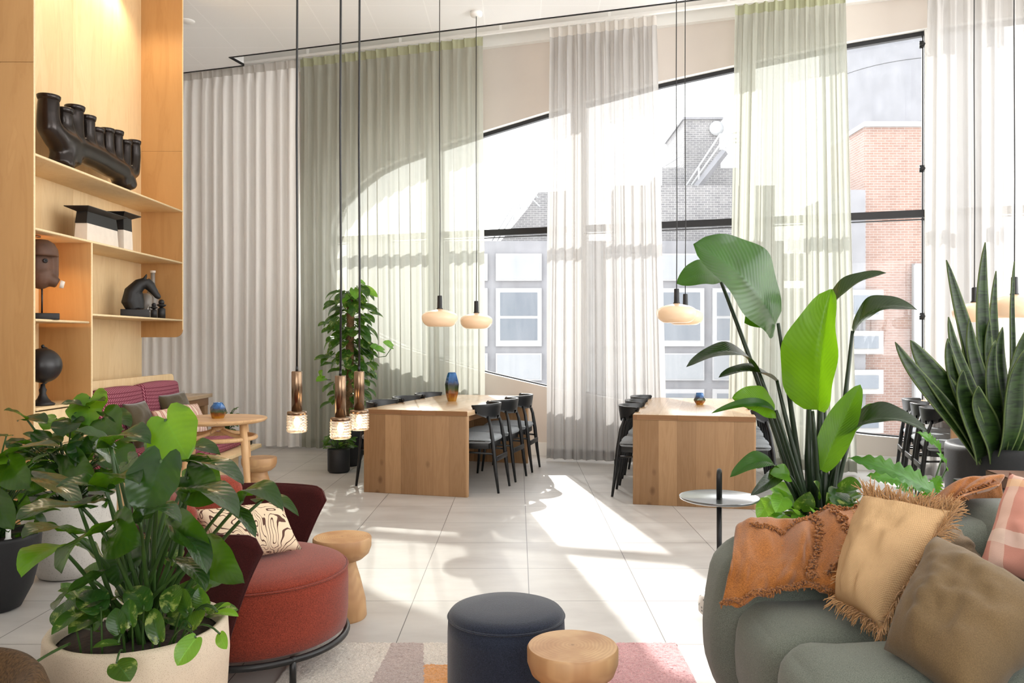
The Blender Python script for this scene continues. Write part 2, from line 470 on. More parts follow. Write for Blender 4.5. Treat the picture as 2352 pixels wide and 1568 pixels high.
def houndstooth(name):
    m, nt, out = newmat(name)
    t = nd(nt, 'TexCoord'); s = nd(nt, 'SeparateXYZ', {0: t.outputs['UV']})
    a = math_(nt, 'FRACT', math_(nt, 'MULTIPLY', s.outputs[0], 22.0)); b = math_(nt, 'FRACT', math_(nt, 'MULTIPLY', s.outputs[1], 20.0))
    k1 = math_(nt, 'LESS_THAN', math_(nt, 'ABSOLUTE', math_(nt, 'SUBTRACT', math_(nt, 'ADD', a, math_(nt, 'MULTIPLY', b, .6)), .75)), .23)
    k = math_(nt, 'MULTIPLY', k1, math_(nt, 'GREATER_THAN', b, .22))
    c = mixc(nt, k, lin(104, 28, 50), lin(180, 112, 126))
    pbr(nt, out, c, .9); return m

M = {}
M['floor'] = floor_mat(); M['ceiling'] = ceiling_mat()
M['wall'] = simple('wall_paint', lin(226, 217, 209), .85, noise_amt=.02, nscale=3)
M['white'] = simple('white_paint', lin(246, 245, 242), .6)
M['black'] = simple('black_metal', lin(22, 23, 25), .38)
M['frame'] = simple('window_frame_black', lin(26, 26, 30), .4)
M['soot'] = simple('black_gap', lin(12, 12, 12), .7)
M['glass'] = glass_mat('dusty_window_glass', .09)
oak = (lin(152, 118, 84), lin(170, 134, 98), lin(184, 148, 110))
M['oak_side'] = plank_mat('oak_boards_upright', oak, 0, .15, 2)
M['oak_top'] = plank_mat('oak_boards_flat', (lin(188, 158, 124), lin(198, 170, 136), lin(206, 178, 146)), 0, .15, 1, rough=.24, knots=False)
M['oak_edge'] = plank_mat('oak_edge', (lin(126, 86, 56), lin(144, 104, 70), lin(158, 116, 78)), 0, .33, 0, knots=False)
M['turned'] = turned_mat('turned_wood')
M['ash'] = plank_mat('pale_ash', (lin(214, 172, 126), lin(218, 178, 132), lin(222, 182, 138)), 0, .4, 2, rough=.4, vary=0, knots=False)
M['ash_top'] = plank_mat('pale_ash_top', (lin(206, 164, 118), lin(216, 176, 130), lin(224, 186, 142)), 1, .11, 0, rough=.35, knots=False)
M['birch'] = birch_mat('birch_plywood', lin(230, 200, 152), lin(240, 214, 170))
M['birch_shaded'] = birch_mat('birch_plywood_shaded', lin(180, 136, 86), lin(196, 152, 100))  # same birch darkened: shade on the camera-facing panels put into the colour
M['ply_edge'] = simple('plywood_edge', lin(238, 212, 168), .5, noise_amt=.08, nscale=60)
M['sheer_white'] = sheer_mat('white_sheer', (.84, .82, .80, 1), (.37, .36, .35, 1), .11)
M['drape_white'] = sheer_mat('white_drape', (.93, .905, .875, 1), (.80, .77, .73, 1), .02, .92)
M['sheer_green'] = sheer_mat('green_sheer', (.61, .615, .53, 1), (.40, .405, .36, 1), .12)
M['tape_white'] = sheer_mat('white_heading', (.76, .73, .69, 1), (.74, .70, .65, 1), .04, .6)
M['tape_green'] = sheer_mat('green_heading', (.44, .45, .30, 1), (.46, .47, .32, 1), .03, .8)

# ================================================================ setting
def Ywall(X): return 9.65-.329*X            # inner face of the window wall (it runs obliquely)
def Ycurt(X): return 9.165-.32*X
ZC = 4.78
fl = MB().box((0, 3.75, -.06), (13.4, 13.9, .12)).build('floor', M['floor'], smooth=False, kind='structure')

def prism(mb, poly, z0, z1):
    n = len(poly); vs = [(x, y, z0) for x, y in poly]+[(x, y, z1) for x, y in poly]
    return mb.add(vs, [tuple(range(n-1, -1, -1)), tuple(range(n, 2*n))]+[(i, (i+1) % n, n+(i+1) % n, n+i) for i in range(n)])
def Yedge(X): return 8.70-.312*X
ceil_poly = [(-6.6, -3.1), (6.6, -3.1), (6.6, Yedge(6.6)), (-3.5, Yedge(-3.5)), (-3.42, 10.08), (-6.6, 11.08)]
prism(MB(), ceil_poly, ZC, ZC+.3).build('ceiling', M['ceiling'], smooth=False, kind='structure')
prism(MB(), [(-6.6, 8), (6.6, 5), (6.6, 8.2), (-6.6, 12.4)], 5.02, 5.1).build('ceiling_recess', M['white'], smooth=False, kind='structure')
# thin black shadow gap along the ceiling edge
g = MB()
for a, b in (((6.6, Yedge(6.6)), (-3.5, Yedge(-3.5))), ((-3.5, Yedge(-3.5)), (-3.42, 10.08)), ((-3.42, 10.08), (-6.6, 11.08))):
    d = Vector((b[0]-a[0], b[1]-a[1], 0)); L = d.length
    g.box(((a[0]+b[0])/2, (a[1]+b[1])/2, ZC+.008), (L, .008 if L < 1 else .022, .03), math.atan2(d.y, d.x))
g.build('trim_1', M['soot'], smooth=False, kind='structure')
# white cornice at the head of the window wall
wa = math.atan(-.329)
MB().box((0, Ywall(0)-.04, 4.95), (13.6, .08, .16), wa).build('trim_2', M['white'], smooth=False, kind='structure')

top_pts = [(-2.44, 2.62), (-2.41, 2.86), (-2.30, 3.12), (-2.06, 3.33), (-1.80, 3.50), (-1.5, 3.62), (-1.15, 3.715), (-.39, 3.895), (.336, 4.05), (1.0, 4.17), (1.614, 4.275), (2.355, 4.37), (3.5, 4.50), (4.2, 4.55), (5.0, 4.57), (5.8, 4.58)]
bot_pts = [(-2.44, 2.62), (-2.42, 2.3), (-2.34, 2.0), (-2.2, 1.74), (-1.9, 1.47), (-1.5, 1.28), (-.95, 1.11), (-.37, .955), (.325, .805), (1.5, .62), (2.6, .48), (3.64, .36), (4.6, .30), (5.8, .25)]
def interp(pts, x):
    if x <= pts[0][0]: return pts[0][1]
    for (a, b), (c, d) in zip(pts, pts[1:]):
        if x <= c: return b+(d-b)*(x-a)/(c-a)
    return pts[-1][1]
xs = [-2.44, -2.435, -2.425, -2.41, -2.38, -2.34, -2.3, -2.25, -2.2, -2.1, -2.0, -1.9]+[-1.8+.1*i for i in range(76)]
wall = MB(); rev = MB(); DW = .10; XR = xs[-1]
def wp(X, z, d=0.0): return (X+d*.3126, Ywall(X)+d*.95, z)     # d metres outward from the inner face
for d0 in (0, .24):
    for a, b in ((-7.0, xs[0]), (XR, 6.62)):
        wall.add([wp(a, 0, d0), wp(b, 0, d0), wp(b, 5.06, d0), wp(a, 5.06, d0)], [(0, 1, 2, 3)])
    for a, b in zip(xs, xs[1:]):
        wall.add([wp(a, 0, d0), wp(b, 0, d0), wp(b, interp(bot_pts, b), d0), wp(a, interp(bot_pts, a), d0)], [(0, 1, 2, 3)])
        wall.add([wp(a, interp(top_pts, a), d0), wp(b, interp(top_pts, b), d0), wp(b, 5.06, d0), wp(a, 5.06, d0)], [(0, 1, 2, 3)])
wall.build('wall_back', M['wall'], smooth=False, kind='structure')
for pts in (top_pts, bot_pts):
    for a, b in zip(xs, xs[1:]):
        rev.add([wp(a, interp(pts, a), 0), wp(b, interp(pts, b), 0), wp(b, interp(pts, b), .24), wp(a, interp(pts, a), .24)], [(0, 1, 2, 3)])
rev.build('trim_3', M['white'], smooth=False, kind='structure')
win = struct_root('window_1')
fr = MB()
for pts in (top_pts, bot_pts):
    sg = -1 if pts is top_pts else 1
    hh = .045 if pts is top_pts else .015
    for a, b in zip(xs, xs[1:]):
        za, zb = interp(pts, a), interp(pts, b)
        q = [wp(a, za, DW-.02), wp(b, zb, DW-.02), wp(b, zb+sg*hh, DW-.02), wp(a, za+sg*hh, DW-.02), wp(a, za, DW+.04), wp(b, zb, DW+.04), wp(b, zb+sg*hh, DW+.04), wp(a, za+sg*hh, DW+.04)]
        fr.add(q, [(0, 1, 2, 3), (7, 6, 5, 4), (3, 2, 6, 7), (0, 4, 5, 1)])
fr.build('window_frame', M['frame'], win, smooth=False)
POSTS = [(-1.07, .17), (.69, .17), (2.5, .16), (4.23, .12)]
tb = MB(); a, b = -2.43, XR
for z0, z1, d0, d1 in ((2.625, 2.70, .06, .13), (2.598, 2.608, .08, .12)):
    q = [wp(a, z0, d0), wp(b, z0, d0), wp(b, z1, d0), wp(a, z1, d0), wp(a, z0, d1), wp(b, z0, d1), wp(b, z1, d1), wp(a, z1, d1)]
    tb.add(q, [(0, 1, 2, 3), (7, 6, 5, 4), (3, 2, 6, 7), (0, 4, 5, 1)])
tb.build('transom', M['frame'], win, smooth=False)
for X, w in POSTS:
    z0, z1 = interp(bot_pts, X), interp(top_pts, X); q = []
    for d in (.03, .2):
        q += [wp(X-w/2, z0, d), wp(X+w/2, z0, d), wp(X+w/2, z1, d), wp(X-w/2, z1, d)]
    MB().add(q, [(0, 1, 2, 3), (7, 6, 5, 4), (0, 4, 7, 3), (1, 2, 6, 5)]).build('mullion', M['white'], win, smooth=False)
# black casement strip with latches beside the last post
X = 4.155; sash = MB()
for zz0, zz1 in ((.36, 2.62), (2.70, 4.5)):
    q = []
    for d in (.05, .10): q += [wp(X-.006, zz0, d), wp(X+.006, zz0, d), wp(X+.006, zz1, d), wp(X-.006, zz1, d)]
    sash.add(q, [(0, 1, 2, 3), (7, 6, 5, 4), (0, 4, 7, 3), (1, 2, 6, 5)])
sash.build('casement_frame', M['frame'], win, smooth=False)
for z in (4.40, 3.12, 1.60):
    p = wp(4.15, z, .035)
    MB().ell(p, (.035, .02, .02), 10, 6).box((p[0], p[1]+.02, z), (.04, .03, .07), wa).build('latch', M['black'], win)
ps = [-2.44]+[p[0] for p in POSTS]+[XR]
for a, b in zip(ps, ps[1:]):
    gl = MB(); cs = [x for x in xs if a < x < b]; cs = [a]+cs+[b]
    for u, v in zip(cs, cs[1:]):
        gl.add([wp(u, interp(bot_pts, u), DW), wp(v, interp(bot_pts, v), DW), wp(v, interp(top_pts, v), DW), wp(u, interp(top_pts, u), DW)], [(0, 1, 2, 3)])
    gl.build('pane', M['glass'], win, smooth=False)
# skirting along the window wall
MB().box((0-.02*.31, Ywall(0)-.02, .075), (13.9, .03, .15), wa).build('baseboard_back', M['white'], smooth=False, kind='structure')
# unseen side and rear walls; right and rear openings added for fill light
MB().box((-6.7, 4.0, 2.53), (.2, 14.6, 5.06)).build('wall_left', M['wall'], smooth=False, kind='structure')
rw = MB()
rw.box((6.7, 2.4, .2), (.2, 11.0, .4)).box((6.7, 2.4, 4.75), (.2, 11.0, .62)).box((6.7, -2.6, 2.4), (.2, 1.0, 4.1)).box((6.7, 7.4, 2.4), (.2, 1.0, 4.1)).box((6.7, 2.0, 2.4), (.2, .2, 4.1))
rw.build('wall_right', M['wall'], smooth=False, kind='structure')
fw = MB()
fw.box((0, -3.1, .5), (13.4, .2, 1.0)).box((0, -3.1, 4.15), (13.4, .2, 1.8)).box((-4.5, -3.1, 2.15), (4.4, .2, 2.4)).box((4.5, -3.1, 2.15), (4.4, .2, 2.4))
fw.build('wall_front', M['wall'], smooth=False, kind='structure')

# ================================================================ curtains
def curtain(label, x0, x1, b0, b1, mat, tmat, lam, amp, seed, ztop=4.84, zbot=.03, group=None, gather=0.0, wild=1.0):
    """x0..x1 at the rail, b0..b1 at the hem"""
    r = thing('curtain', label, 'curtain', ((x0+x1)/2, Ycurt((x0+x1)/2), 0), 0, group)
    n = max(40, int((x1-x0)/lam*14)); rr = random.Random(seed)
    ph = [rr.uniform(0, 6.28) for _ in range(8)]
    def off(s, v):
        # s metres along the rail, v height 0..1
        A = amp*(.55+.45*(1-v))
        w = 2*pi*s/lam
        w += 1.1*wild*noise.noise(Vector((s*1.7+seed, v*.5, 0)))+ .9*wild*noise.noise(Vector((s*4+seed, v*.9, 3)))
        y = A*math.sin(w)+A*.35*math.sin(2.3*w+ph[0])*wild
        y += .035*wild*noise.noise(Vector((s*.9+seed, v*1.4, 9)))
        return y, .25*A*math.sin(2*w+ph[1])
    def pt(u, z):
        v = z/ztop
        X = (x0+(x1-x0)*u)*v+(b0+(b1-b0)*u)*(1-v)
        s = (x1-x0)*u; y, dx = off(s, v)
        if z > ztop-.101:
            k = (s/lam+seed*.37) % 1.0
            y = y*.35-.035*math.exp(-((k-.5)/.13)**2)*(1.0 if z > ztop-.02 else .5)
        return (X+dx+y*.3, Ycurt(X)+y, z)
    def part(name, za, zb, nv, m, shift=0):
        MB().grid(lambda u, v: tuple(Vector(pt(u, za+(zb-za)*v))+Vector((0, shift, 0))), n, nv).build(name, m, r, True, True)
    part('fabric', zbot, ztop-.10, 26, mat)
    part('heading_tape', ztop-.10, ztop, 2, tmat)
    part('hem', zbot, zbot+.11, 1, mat, .004)
    return r
curtain('opaque white pleated curtain beside the birch shelving unit', -5.8, -2.72, -5.8, -2.70, M['drape_white'], M['tape_white'], .15, .055, 3, wild=.6)
curtain('wide sage green curtain behind the tall climbing pothos', -2.70, -.40, -2.68, -.37, M['sheer_green'], M['tape_green'], .135, .042, 11, wild=.9)
curtain('white sheer curtain hanging between the two oak tables in view', .366, 1.483, .325, 1.585, M['sheer_white'], M['tape_white'], .10, .045, 23, wild=1.3)
curtain('sage green sheer curtain behind the tall paddle-leaved plant', 2.27, 3.29, 2.18, 3.39, M['sheer_green'], M['tape_green'], .095, .045, 31, wild=1.3)
curtain('white sheer curtain behind the snake plant', 3.99, 5.7, 3.97, 5.75, M['sheer_white'], M['tape_white'], .12, .045, 47, wild=1.2)
rl = MB()
rl.box((0, Ycurt(0), 4.875), (13.0, .04, .03), math.atan(-.32))
for X in (-5, -3.8, -2.6, -1.4, -.2, 1, 2.2, 3.4, 4.6): rl.box((X, Ycurt(X), 4.95), (.03, .03, .15))
rl.build('trim_4', M['white'], smooth=False, kind='structure')
# ================================================================ oak tables
def oak_table(label, fm, rz, W=.975, L=2.06, Ht=.74):
    r = thing('oak_table', label, 'table', (fm[0], fm[1], 0), rz, 'oak waterfall dining tables')
    T = .045
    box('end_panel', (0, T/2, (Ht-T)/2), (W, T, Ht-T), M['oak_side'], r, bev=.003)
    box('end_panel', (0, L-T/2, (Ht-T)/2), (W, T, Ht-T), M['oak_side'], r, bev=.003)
    box('tabletop', (0, L/2, Ht-T/2), (W, L, T), [M['oak_top']], r, bev=.003)
    for y in (-.0015, L+.0015): MB().box((0, y, Ht-T/2), (W, .003, T-.006)).build('edge_band', M['oak_edge'], r, smooth=False)
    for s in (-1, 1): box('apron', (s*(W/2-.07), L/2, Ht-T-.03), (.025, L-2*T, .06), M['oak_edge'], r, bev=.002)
    return r
R = math.radians
T1 = oak_table('oak table bearing the tall blue and amber vase', (-.905, 7.07), R(-15.5))
T2 = oak_table('oak table bearing only the small faceted blue vase', (1.42, 6.55), R(-13))
T3 = oak_table('oak table partly hidden behind the snake plant', (3.90, 6.26), R(-18))

# ================================================================ dining chairs
M['seat_grey'] = fabric('grey_seat_fabric', lin(156, 161, 165), 420, .25, .4, sheen=.1)
M['lacquer'] = simple('black_stained_wood', lin(15, 16, 18), .36)
def make_chair():
    r = thing('dining_chair', 'x', 'chair', (0, 0, 0))
    def seatfn(w, p):
        k = 1-.10*(1-(w.y+.22)/.44)*.6
        return Vector((w.x*k, w.y, w.z-(.010*(abs(p[0])**2) if p[2] > 0 else 0)))
    xf(rbox((.47, .45, .055), .026, (0, 0, .018), 8, seatfn), Matrix.Translation((0, .0, .465))).build('seat', M['seat_grey'], r, weld=True)
    f = MB()
    f.box((0, .19, .415), (.40, .022, .055)).box((0, -.20, .415), (.34, .022, .055))
    for s in (-1, 1): f.box((s*.195, 0, .415), (.022, .40, .055), s*R(-4))
    f.build('seat_frame', M['lacquer'], r, smooth=True, bev=.004)
    for s in (-1, 1):
        MB().tube([(s*.215, .235, 0), (s*.205, .21, .22), (s*.195, .185, .44)], [.011, .0155, .018], 10).build('leg', M['lacquer'], r)
        MB().tube([(s*.185, -.29, 0), (s*.183, -.262, .2), (s*.18, -.238, .42), (s*.172, -.215, .58), (s*.160, -.186, .675)], [.011, .017, .020, .016, .013], 10).build('leg', M['lacquer'], r)
        MB().tube([(s*.19, -.25, .345), (s*.198, .195, .365)], .009, 8).build('stretcher', M['lacquer'], r)
    MB().box((0, -.266, .30), (.355, .016, .045)).build('back_stretcher', M['lacquer'], r, bev=.003)
    mb = MB(); Rr = .255
    def edge(u):
        a = (u-.5)*2; ang = a*R(72); h = .125*max(0.0, 1-abs(a)**2.6)**.55+.012
        zt = .785-.006*a*a; return ang, zt, zt-h
    def surf(side):
        def fn(u, v):
            ang, zt, zb = edge(u); rr = Rr+side*.011+.018*(v-.5)*1.0
            return (rr*math.sin(ang)*1.02, .02-rr*math.cos(ang), zb+(zt-zb)*v)
        return fn
    nu, nv = 28, 5
    mb.grid(surf(1), nu, nv)
    k0 = len(mb.f); mb.grid(surf(-1), nu, nv); mb.f[k0:] = [q[::-1] for q in mb.f[k0:]]
    for v in (0, 1):
        mb.grid(lambda u, t: tuple(Vector(surf(1)(u, v)).lerp(Vector(surf(-1)(u, v)), t)), nu, 1)
    for u in (0, 1):
        mb.grid(lambda v, t: tuple(Vector(surf(1)(u, v)).lerp(Vector(surf(-1)(u, v)), t)), nv, 1)
    mb.build('backrest', M['lacquer'], r, weld=True, bev=.004)
    return r
chair0 = make_chair(); used = [0]
def chair(tab, u, v, side, label, tilt=0):
    o = chair0 if not used[0] else copytree(chair0); used[0] = 1
    rz = tab.rotation_euler.z; cs, sn = math.cos(rz), math.sin(rz)
    o.location = (tab.location.x+u*cs-v*sn, tab.location.y+u*sn+v*cs, 0)
    o.rotation_euler = (0, 0, rz+(pi/2 if side > 0 else -pi/2)+R(tilt)); o['label'] = label; o['group'] = 'black dining chairs at the oak tables'
    return o
od = ('nearest', 'middle', 'farthest')
for k, (v, t) in enumerate(((.44, 1), (1.03, -1), (1.61, 2))):
    chair(T1, .395, v, 1, f'black chair with grey seat, {od[k]} on the sunlit aisle side of the tall vase table', t)
    chair(T1, -.40, v, -1, f'black chair, {od[k]} of three on the pothos side of the tall vase table', -t)
for k, (v, t) in enumerate(((.47, 0), (1.05, 2), (1.63, -1))):
    chair(T2, -.40, v, -1, f'black chair, {od[k]} of three on the sunlit aisle side of the small faceted vase table', t)
    chair(T2, .40, v, 1, f'black chair, {od[k]} of three behind the paddle-leaved plant stems', -t)
for k, (v, t) in enumerate(((.44, 0), (.95, 1), (1.48, -1))):
    chair(T3, -.40, v, -1, f'black chair with grey seat, {od[k]} of three beside the snake plant pot', t)

# side desk at the far end of the bench
dk = thing('side_table', 'wooden desk with thick apron at the end of the upholstered bench', 'table', (-3.98, 8.72, 0), R(0))
box('tabletop', (0, 0, .73), (1.0, .98, .04), M['oak_top'], dk, bev=.003)
box('apron', (.44, 0, .665), (.05, .92, .09), M['oak_edge'], dk, bev=.003)
box('apron', (0, -.44, .665), (.83, .05, .09), M['oak_edge'], dk, bev=.003)
for sx in (-1, 1):
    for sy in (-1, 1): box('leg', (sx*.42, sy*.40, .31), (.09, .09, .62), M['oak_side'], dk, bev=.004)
o = copytree(chair0); o.location = (-4.35, 9.42, 0); o.rotation_euler = (0, 0, pi); o['label'] = 'black chair behind the wooden desk beside the bench, only its back showing'; o['group'] = 'black dining chairs at the oak tables'

# ================================================================ vases
def facet_mat(name):
    m, nt, out = newmat(name)
    t = nd(nt, 'TexCoord'); s = nd(nt, 'SeparateXYZ', {0: t.outputs['Generated']})
    n = nd(nt, 'TexNoise', {'Vector': t.outputs['Generated'], 'Scale': 3.5, 'Detail': 3}).outputs[0]
    z = math_(nt, 'ADD', s.outputs[2], math_(nt, 'MULTIPLY_ADD', n, .3, -.15))
    c = ramp(nt, z, [(.05, lin(200, 140, 40)), (.28, lin(150, 80, 30)), (.42, lin(70, 90, 50)), (.58, lin(60, 60, 70)), (.72, lin(40, 90, 150)), (.95, lin(60, 130, 205))])
    pbr(nt, out, c, .06, None, **{'Transmission Weight': .35, 'Metallic': .15, 'Coat Weight': .6, 'IOR': 1.4}); return m
M['iris'] = facet_mat('iridescent_glass')
def facet_vase(name, label, loc, prof, n=7, tw=.5):
    r = thing(name, label, 'vase', loc)
    mb = MB(); m = len(prof); vs = []
    for i, (rr, z) in enumerate(prof):
        for k in range(n):
            t = 2*pi*(k+(tw if i % 2 else 0))/n; vs.append((rr*math.cos(t), rr*math.sin(t), z))
    fs = []
    for i in range(m-1):
        for k in range(n):
            a, b, c, d = i*n+k, i*n+(k+1) % n, (i+1)*n+(k+1) % n, (i+1)*n+k
            if i % 2 == 0: fs += [(a, b, d), (b, c, d)]
            else: fs += [(a, b, c), (a, c, d)]
    fs.append(tuple(range(n-1, -1, -1))); mb.add(vs, fs)
    mb.build('body', M['iris'], r, smooth=False)
    ri, z = prof[-1]
    MB().lathe([(ri*.96, z-.004), (ri*1.03, z-.002), (ri*1.03, z+.004), (ri*.9, z+.004), (ri*.88, z-.03)], n=20).build('rim', M['iris'], r)
    return r
def ontable(tab, u, v, z=.741):
    rz = tab.rotation_euler.z; cs, sn = math.cos(rz), math.sin(rz)
    return (tab.location.x+u*cs-v*sn, tab.location.y+u*sn+v*cs, z)
vt = P(1038, 921, .6*F/137); vt.z = .7402
facet_vase('vase', 'tall faceted glass vase shading from blue to amber on the oak table', vt, [(.042, 0), (.062, .08), (.070, .17), (.052, .245), (.040, .285)], 6, 0)
vs_ = P(1607, 929, .6*F/145); vs_.z = .7402
facet_vase('vase', 'small squat faceted vase, blue over orange, alone on an oak table', vs_, [(.036, 0), (.058, .045), (.048, .075), (.034, .108)])

# ================================================================ pendant lamps
def opal_mat():
    m, nt, out = newmat('opal_glass')
    p = nd(nt, 'BsdfPrincipled', {'Base Color': lin(236, 206, 174), 'Roughness': .22, 'Emission Color': lin(255, 214, 170), 'Emission Strength': .10})
    nt.links.new(p.outputs[0], out.inputs[0]); return m
M['opal'] = opal_mat()
M['brass'] = simple('aged_brass', lin(140, 116, 94), .26, metal=1)
def emis(name, col, s):
    m, nt, out = newmat(name); e = nd(nt, 'Emission', {0: col, 1: s}); nt.links.new(e.outputs[0], out.inputs[0]); return m
M['bulb'] = emis('warm_bulb', lin(255, 220, 170), 4)
gm, nt, out = newmat('cut_crystal')
tr = nd(nt, 'BsdfTransparent', {0: (1, .97, .93, 1)}); gl = nd(nt, 'BsdfGlossy', {0: (1, .97, .92, 1), 'Roughness': .08}); tl = nd(nt, 'BsdfTranslucent', {0: lin(255, 236, 210)})
a = nd(nt, 'MixShader', {0: .35, 1: tr.outputs[0], 2: gl.outputs[0]}); b = nd(nt, 'MixShader', {0: .10, 1: a.outputs[0], 2: tl.outputs[0]})
nt.links.new(b.outputs[0], out.inputs[0]); M['crystal'] = gm

def opal(label, px, py, Y):
    c = P(px, py, Y); r = thing('opal_pendant', label, 'pendant lamp', c, 0, 'opal glass pendants over the tables')
    prof = [(.075, -.085), (.11, -.083), (.15, -.055), (.168, -.012), (.162, .025), (.125, .052), (.07, .068), (.03, .076), (.022, .082)]
    pf = [cat([Vector(p+(0,)) for p in prof], i/30) for i in range(31)]
    MB().lathe([(v.x, v.y) for v in pf], n=44).build('lamp_shade', M['opal'], r)
    MB().lathe([(.001, .08), (.031, .08), (.024, .092), (.022, .20), (.020, .205), (.001, .206)], n=24).build('socket', M['black'], r)
    zt = ZC-c.z
    MB().tube([(0, 0, .2), (.004, .002, .9), (-.003, 0, 2.0), (0, 0, zt)], .0042, 6).build('cord', M['black'], r)
    MB().lathe([(.001, zt-.045), (.055, zt-.045), (.062, zt-.03), (.062, zt-.001), (.001, zt-.001)], n=28).build('ceiling_canopy', M['white'], r)
    return r
opal('opal glass pendant, nearer of the two above the tall vase table', 1010, 729, 7.57)
opal('opal glass pendant, farther of the two above the tall vase table', 1094, 736, 8.45)
opal('opal glass pendant, nearer of the overlapping pair above the small vase table', 1554, 718, 6.9)
opal('opal glass pendant, farther of the overlapping pair above the small vase table', 1574, 725, 7.6)
opal('opal glass pendant behind the left blades of the snake plant', 2238, 716, 6.75)
opal('opal glass pendant behind the tallest upright blades of the snake plant', 2330, 702, 5.75)
def brass_lamp(label, px, py, Y, ripple=0):
    c = P(px, py, Y); r = thing('brass_pendant', label, 'pendant lamp', c, 0, 'brass and cut glass pendants')     # c: bottom of the glass
    g = MB(); rows = 6
    pf = [(.043, 0), (.047, .003)]
    for i in range(rows):
        z = .006+i*.0135; pf += [(.046, z), (.0515, z+.0065), (.046, z+.0130)]
    pf += [(.044, .092)]
    g.lathe(pf, n=64, wob=lambda t, z: 1+.022*math.cos(t*22+(pi if int(z/.0135) % 2 else 0)))
    g.build('glass_shade', M['crystal'], r)
    MB().lathe([(.001, .105), (.046, .104), (.048, .098), (.048, .088), (.046, .086), (.042, .09)], n=40).build('collar', M['brass'], r)
    MB().lathe([(.001, .104), (.0265, .104), (.0265, .300), (.024, .304), (.001, .305)], n=36).build('tube', M['brass'], r)
    MB().ell((0, 0, .05), (.016, .016, .026), 16, 12).build('bulb', M['bulb'], r)
    zt = ZC-c.z
    MB().lathe([(.001, .304), (.007, .304), (.006, .33), (.001, .33)], n=12).build('cord_grip', M['black'], r)
    MB().tube([(0, 0, .32), (.003, 0, .8), (-.002, .002, 1.5), (.003, 0, 2.4), (0, 0, zt)], .0055, 8).build('cord', M['black'], r)
    MB().lathe([(.001, zt-.04), (.05, zt-.04), (.055, zt-.03), (.055, zt-.001), (.001, zt-.001)], n=24).build('ceiling_canopy', M['black'], r)
    l = bpy.data.lights.new('bulb_glow', 'POINT'); l.energy = .6; l.color = (1, .72, .42); l.shadow_soft_size = .06
    lo = bpy.data.objects.new('bulb_glow', l); C.objects.link(lo); lo.location = c+Vector((0, 0, -.02))
    return r
brass_lamp('brass pendant with lit cut-glass shade hanging apart from its pair', 682, 992, 4.04)
brass_lamp('brass pendant with lit cut-glass shade, lowest of the three brass lamps', 782, 1007, 3.90)
brass_lamp('brass pendant with lit cut-glass shade overlapping the oak table corner', 825, 987, 4.19)
# smoke detector and downlight on the ceiling
d = P(430, 48, 1); k = (ZC-H)/(d.z-H)
tag(MB().lathe([(.001, -.012), (.07, -.012), (.08, 0), (.001, 0)], (d.x*k, k, ZC), n=30).build('ceiling_downlight', M['white']), 'flush white round downlight in the ceiling beside the birch unit', 'light')

# ================================================================ turned wooden stools
def stool_mesh():
    p = [(.001, 0), (.112, 0), (.118, .01), (.112, .09), (.085, .20), (.068, .255), (.066, .275), (.10, .288), (.128, .312), (.14, .345), (.1405, .385), (.136, .392), (.001, .394)]
    return MB().lathe(p, n=56)
s0 = None
for lab, (x, y), rz in (('turned wooden stool with ringed top beside the dark blue pouf', (.168, 2.49), .4), ('turned wooden stool tucked beside the rust red armchair', (-.855, 3.93), 1.9), ('turned wooden stool under the round wooden table', (-2.12, 6.62), 3.0)):
    if s0 is None: o = s0 = sharp(stool_mesh().build('turned_stool', M['turned']), 50)
    else: o = s0.copy(); C.objects.link(o)
    o.location = (x, y, .0125 if y < 3 else 0); o.rotation_euler = (0, 0, rz); tag(o, lab, 'stool', 'turned wooden stools')

# ================================================================ pouf
M['navy'] = fabric('navy_wool', lin(36, 42, 56), 300, .3, .6, sheen=.3)
pf = thing('pouf', 'dark blue round upholstered pouf with piped top edge', 'pouf', (-.042, 2.875, .0125))
MB().lathe([(.001, 0), (.2, 0), (.205, .006), (.2085, .12), (.2085, .30), (.206, .355)], n=64).build('body', M['navy'], pf)
pts = [(.206, .355), (.204, .366), (.195, .376), (.17, .385), (.10, .391), (.001, .393)]
MB().lathe(pts, n=64).build('top_cushion', M['navy'], pf)
MB().tube([(.2065*math.cos(t), .2065*math.sin(t), .356) for t in [2*pi*i/72 for i in range(73)]], .0035, 6, caps=False).build('piping', M['navy'], pf)

# ================================================================ rug
def rugmat(n, c): return fabric(n, c, 160, .16, .9, sheen=.4, big=.12)
rc = [rugmat('rug_cream', lin(206, 196, 184)), rugmat('rug_mauve', lin(170, 152, 145)), rugmat('rug_orange', lin(206, 142, 76)), rugmat('rug_pink', lin(204, 150, 152)), rugmat('rug_blue', lin(168, 180, 184))]
def rugpatch(x, y):
    ml = -.575-.02*math.sin(y*3); mr = -.416+.12*(3.56-y)
    if ml < x < mr: return 1
    if x < ml: return 0 if y > 2.7 else 2
    if x < .05: return 0 if y > 3.33 else 2
    if x < .28+.25*(y-3.0): return 4 if y < 3.25 else 0
    return 3
mb = MB(); nx, ny = 270, 330; x0, x1, y0, y1 = -.95, .70, 1.3, 3.575
vs = []
for j in range(ny+1):
    for i in range(nx+1):
        x, y = x0+(x1-x0)*i/nx, y0+(y1-y0)*j/ny; e = i in (0, nx) or j in (0, ny)
        vs.append((x+rnd.uniform(-.003, .003), y+rnd.uniform(-.003, .003), .004 if e else .012+rnd.uniform(-.0025, .0025)))
for j in range(ny):
    for i in range(nx):
        q = (j*(nx+1)+i, j*(nx+1)+i+1, (j+1)*(nx+1)+i+1, (j+1)*(nx+1)+i)
        mb.f.append(q); mb.uv.append([(0, 0)]*4); mb.mi.append(rugpatch(x0+(x1-x0)*(i+.5)/nx, y0+(y1-y0)*(j+.5)/ny))
mb.v = vs
